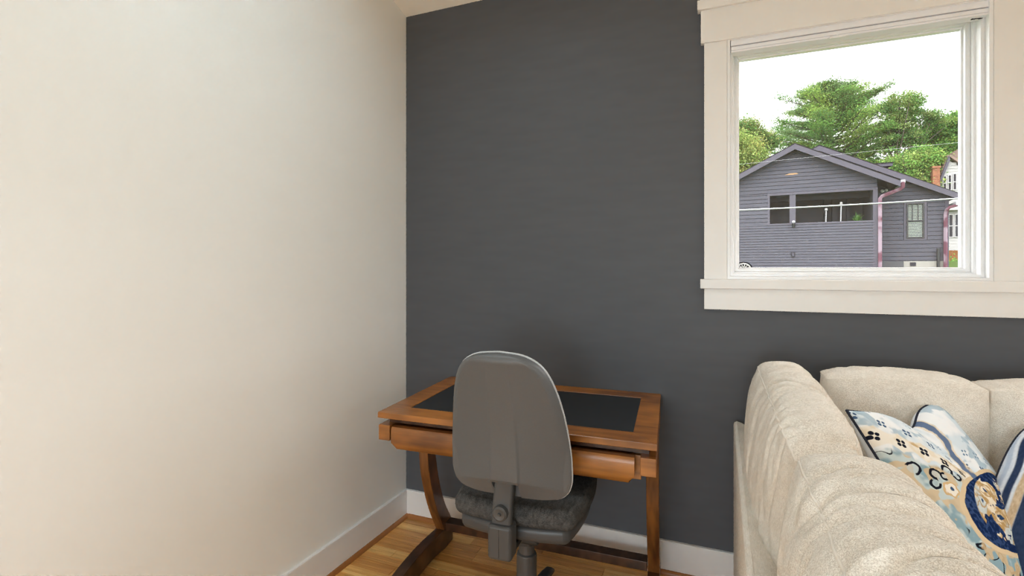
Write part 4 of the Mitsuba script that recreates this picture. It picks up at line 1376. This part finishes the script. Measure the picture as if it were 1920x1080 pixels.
# ------------------------------------------------------------------ white neighbour house
nh = thing('white_house', 'white clapboard house with a brick chimney beyond the grey house', 'house')
NW = [(16.50, 0.5), (16.50, 6.95), (17.33, 9.45), (18.10, 8.75), (22.0, 8.75), (22.0, 0.5)]
put(nh + '__wall', prism_y(NW, 45.30, 45.42), 'white_siding', False)
z = 0.9
while z < 9.2:
    lo = 16.50 if z < 6.9 else 16.50 + (z - 6.95) / 2.5 * 0.83
    hi = 22.0 if z < 8.5 else 17.33 + (9.45 - z) * 1.1
    if hi - lo > 0.1:
        put(nh + '__clapboard', prism_x([(45.30, z), (45.265, z), (45.27, z + 0.012), (45.295, z + 0.235), (45.30, z + 0.235)], lo, hi), 'white_siding', False)
    z += 0.225
put(nh + '__rake_board', prism_y([(16.30, 6.62), (16.42, 6.55), (17.40, 9.45), (17.33, 9.72)], 45.10, 45.30), 'grey_trim', False)
put(nh + '__roof', prism_y([(17.33, 9.66), (18.15, 8.90), (22.0, 8.9), (22.0, 9.05), (18.2, 9.05), (17.36, 9.80)], 45.05, 52.0), 'pink_roof', False)
put(nh + '__roof', prism_y([(16.28, 6.75), (16.40, 6.62), (17.40, 9.66), (17.33, 9.85)], 45.30, 52.0), 'pink_roof', False)
put(nh + '__side_roof', prism_y([(17.9, 8.95), (17.95, 8.95), (19.2, 10.9), (19.2, 9.2)], 46.5, 52.0), 'pink_roof', False)
ck = put(nh + '__chimney', rbox(16.22, 16.66, 44.75, 45.25, 3.0, 8.86, 0.01, 1), 'brick', 25)
put(ck + '__cap', rbox(16.18, 16.70, 44.71, 45.29, 8.80, 8.96, 0.01, 1), 'brick', 25)
for x0, x1, z0, z1 in ((16.96, 17.22, 7.15, 8.26), (17.26, 17.52, 7.15, 8.32), (17.56, 17.82, 7.15, 8.40), (17.30, 17.62, 3.62, 5.36), (17.66, 18.0, 3.62, 5.36), (19.4, 20.0, 3.62, 5.36), (20.8, 21.4, 3.62, 5.36), (19.9, 20.6, 6.9, 8.3)):
    wk = put(nh + '__window', ring_frame(x0, x1, z0, z1, 0.06, 45.20, 45.32, 0.005), 'white_house_trim', 25)
    put(wk + '__pane', bx(x0 + 0.05, x1 - 0.05, 45.24, 45.29, z0 + 0.05, z1 - 0.05), 'dark_soffit', False)
    put(wk + '__sash_bar', bx(x0 + 0.04, x1 - 0.04, 45.21, 45.25, (z0 + z1) / 2 - 0.03, (z0 + z1) / 2 + 0.03), 'white_house_trim', False)
put(nh + '__eave', rbox(16.9, 19.0, 44.75, 45.30, 5.62, 5.80, 0.03, 1), 'white_house_trim', 25)

fence = thing('wooden_fence', 'short reddish brown wooden fence at the foot of the white house', 'fence')
for k_ in range(7):
    put(fence + '__board', bx(16.9 + k_ * 0.16, 17.05 + k_ * 0.16, 44.0, 44.03, 0.9, 2.62), 'fence_wood', False)
put(fence + '__rail', bx(16.9, 18.02, 44.03, 44.08, 2.2, 2.3), 'fence_wood', False)

cable('thick pale overhead cable crossing in front of the grey house', [(0.2, 10.2, 2.62), (4.33, 11.88, 2.76), (8.5, 13.6, 3.10)], 0.020)
cable('thin overhead wire crossing the ridge of the front gable', [(-1.5, 14.9, 4.40), (4.5, 17.36, 5.08), (13.0, 20.8, 5.95)], 0.0045)


# ------------------------------------------------------------------ trees
def pal(r, n, cols, spread=0.35):
    c = np.array(cols)[r.integers(0, len(cols), n)]
    return np.clip(c * r.uniform(1 - spread, 1 + spread, (n, 1)), 0.005, 0.9)


def pine():
    r = np.random.default_rng(21)
    t = thing('pine_tree', 'tall spreading pine with layered blue-green boughs behind the grey house', 'tree')
    base = np.array([11.25, 53.6, 0.8])
    put(t + '__trunk', sweep([base + [0, 0, 0], base + [0.1, 0, 8], base + [-0.1, 0, 14], base + [0.1, 0, 17.6]], circle(1.0, 10), scale=[0.42, 0.30, 0.20, 0.06]), 'bark', 50)
    P, C, N = [], [], []
    greens = [(0.095, 0.190, 0.050), (0.125, 0.240, 0.062), (0.080, 0.155, 0.050), (0.180, 0.270, 0.070), (0.135, 0.215, 0.090)]
    arms = []
    nb_ = 120
    for i in range(nb_):
        f = (i + 0.5) / nb_
        z = 8.6 + 9.6 * f
        prof_ = np.interp(z, [8.6, 11, 13.5, 15.5, 17, 18.2], [5.6, 6.6, 6.1, 5.0, 3.6, 1.6])
        a = i * 2.39996 + r.uniform(-0.3, 0.3)
        L = prof_ * r.uniform(0.62, 1.05)
        rise = r.uniform(0.10, 0.34)
        d = np.array([math.cos(a), math.sin(a), rise])
        p0 = base + np.array([0, 0, z - 0.8])
        arms.append(sweep([p0, p0 + d * L * 0.5, p0 + d * L * 0.92 + [0, 0, 0.12]], circle(1.0, 5), scale=[0.09, 0.055, 0.02]))
        col = np.array(greens[r.integers(0, 5)]) * r.uniform(0.75, 1.3)
        for s in np.linspace(0.34, 1.0, 6):
            w = 0.34 + 0.95 * (1 - abs(s - 0.72)) * 0.9
            c0 = p0 + d * L * s + np.array([0, 0, 0.15 * s])
            side = np.array([-math.sin(a), math.cos(a), 0.0])
            m_ = 140
            o = r.normal(size=(m_, 3))
            P.append(c0 + o[:, :1] * d * 0.34 + o[:, 1:2] * side * w * 0.52 + np.abs(o[:, 2:]) * [0, 0, 0.17] - [0, 0, 0.05])
            C.append(np.clip(col * r.uniform(0.62, 1.38, (m_, 1)), 0.01, 0.8))
            N.append(np.tile([0, 0, 1.0], (m_, 1)) + 0.4 * o)
    put(t + '__branch', cat(arms), 'bark', 50)
    labels[t + '__branch'] = {'kind': 'stuff'}
    P, C, N = np.vstack(P), np.vstack(C), np.vstack(N)
    leaf_part(t + '__needles', *leaf_mesh(P, 0.115, C, 5, aspect=0.30, flat=0.30, normals=N))


def broadleaf(label, base, top, crown, cols, n, size, seed, limbs=9, hollow=0.35, sparse=1.0, group=None):
    """crown: list of (centre, radii)"""
    r = np.random.default_rng(seed)
    t = thing('broadleaf_tree', label, 'tree', group)
    base, top = np.array(base, float), np.array(top, float)
    mid = base * 0.45 + top * 0.55 + [0.15, 0, 0]
    put(t + '__trunk', sweep([base, base * 0.7 + top * 0.3, mid, top], circle(1.0, 9), scale=[0.28, 0.20, 0.13, 0.04]), 'bark', 50)
    tubes = []
    for c, rad in crown:
        c, rad = np.array(c, float), np.array(rad, float)
        for _ in range(limbs // 2):
            e = c + r.normal(size=3) * rad * 0.55
            s0 = base + (top - base) * r.uniform(0.35, 0.85)
            tubes.append(sweep([s0, (s0 + e) / 2 + r.normal(size=3) * 0.2, e], circle(1.0, 5), scale=[0.08, 0.05, 0.018]))
    put(t + '__branch', cat(tubes), 'bark', 50)
    labels[t + '__branch'] = {'kind': 'stuff'}
    P, C = [], []
    vol = np.array([np.prod(x[1]) for x in crown])
    for (c, rad), k in zip(crown, (n * vol / vol.sum()).astype(int)):
        c, rad = np.array(c, float), np.array(rad, float)
        nc = max(6, int(k / 60))
        d = r.normal(size=(nc, 3))
        d /= np.linalg.norm(d, axis=1, keepdims=True)
        cc = c + d * rad * (hollow + (1 - hollow) * r.uniform(0, 1, (nc, 1)) ** 0.5)
        q = cc[r.integers(0, nc, k)] + r.normal(size=(k, 3)) * (0.10 + 0.13 * rad.min()) * sparse
        P.append(q)
        base_c = pal(r, nc, cols, 0.25)
        idx = r.integers(0, nc, k)
        q[:] = cc[idx] + r.normal(size=(k, 3)) * np.array([1, 1, 0.65]) * (0.12 + 0.12 * rad.min()) * sparse
        C.append(np.clip(base_c[idx] * r.uniform(0.65, 1.4, (k, 1)), 0.01, 0.85))
    leaf_part(t + '__leaves', *leaf_mesh(np.vstack(P), size, np.vstack(C), seed + 1, aspect=0.6))


pine()
YG = [(0.20, 0.28, 0.080), (0.26, 0.33, 0.110), (0.15, 0.24, 0.065), (0.28, 0.29, 0.095)]
MG = [(0.105, 0.23, 0.055), (0.15, 0.29, 0.07), (0.08, 0.18, 0.05), (0.24, 0.33, 0.08)]
DG = [(0.085, 0.17, 0.055), (0.12, 0.23, 0.06), (0.15, 0.21, 0.07)]
broadleaf('airy deciduous tree with gaps of sky standing right of the pine', (14.3, 48.6, 1.0), (15.3, 48.9, 15.2),
          [((15.3, 48.9, 14.9), (1.5, 1.4, 0.95)), ((16.4, 49.3, 13.7), (1.3, 1.3, 0.75)), ((17.9, 49.8, 13.7), (0.85, 0.8, 0.75)), ((14.6, 48.5, 13.2), (1.2, 1.2, 0.8)), ((15.9, 49.1, 12.2), (1.3, 1.2, 0.8)), ((14.6, 48.5, 11.6), (1.0, 1.0, 0.7))],
          DG, 15000, 0.085, 31, limbs=10, hollow=0.3, sparse=1.05)
broadleaf('yellow green tree at the left edge of the window view', (2.6, 41.6, 1.0), (2.9, 41.7, 12.0),
          [((2.6, 41.6, 10.4), (2.0, 1.6, 1.9)), ((3.9, 42.0, 9.5), (1.4, 1.4, 1.3)), ((3.0, 41.6, 8.2), (2.2, 1.6, 1.4))],
          YG, 32000, 0.085, 41)
broadleaf('dull olive tree behind the yellow green one at the left edge', (3.0, 47.0, 1.0), (3.4, 47.0, 14.0),
          [((3.2, 47.0, 13.3), (1.7, 1.4, 1.2)), ((4.6, 47.5, 12.4), (1.5, 1.4, 1.0))],
          DG + [(0.26, 0.27, 0.10)], 15000, 0.09, 43, hollow=0.3, sparse=1.1)
broadleaf('yellowish green tree just right of the flat dormer', (15.2, 46.0, 1.0), (15.3, 46.0, 9.6),
          [((14.5, 45.8, 9.0), (1.3, 1.2, 1.2)), ((15.9, 46.2, 9.4), (1.5, 1.2, 1.2)), ((15.2, 46.0, 7.6), (1.9, 1.2, 1.2))],
          YG[:3] + MG, 32000, 0.085, 51)
broadleaf('green tree behind the white house at the right edge of the view', (19.0, 52.0, 1.0), (19.2, 52.0, 13.2),
          [((18.9, 52.0, 12.9), (1.5, 1.3, 1.2)), ((20.4, 52.3, 13.4), (1.6, 1.3, 1.3)), ((18.6, 52.0, 11.0), (2.4, 1.4, 1.3)), ((20.3, 52.0, 11.2), (2.0, 1.4, 1.5))],
          MG, 40000, 0.09, 61)
broadleaf('low dense green tree filling the gap behind the main roof', (13.2, 50.0, 1.0), (13.3, 50.0, 9.5),
          [((12.2, 50.0, 9.2), (1.8, 1.3, 1.5)), ((14.2, 50.3, 9.6), (1.6, 1.3, 1.3)), ((9.0, 50.0, 8.6), (2.2, 1.2, 1.4)), ((6.0, 49.0, 9.0), (2.2, 1.2, 1.7))],
          MG + DG, 36000, 0.09, 71)
sh_k = thing('shrub', 'small leafy shrub beside the downspout at the foot of the fence', 'shrub')
r_ = np.random.default_rng(81)
Ps = np.array([16.9, 42.5, 1.35]) + r_.normal(size=(1600, 3)) * [0.5, 0.3, 0.30]
leaf_part(sh_k + '__leaves', *leaf_mesh(Ps, 0.09, pal(r_, 1600, MG), 82))
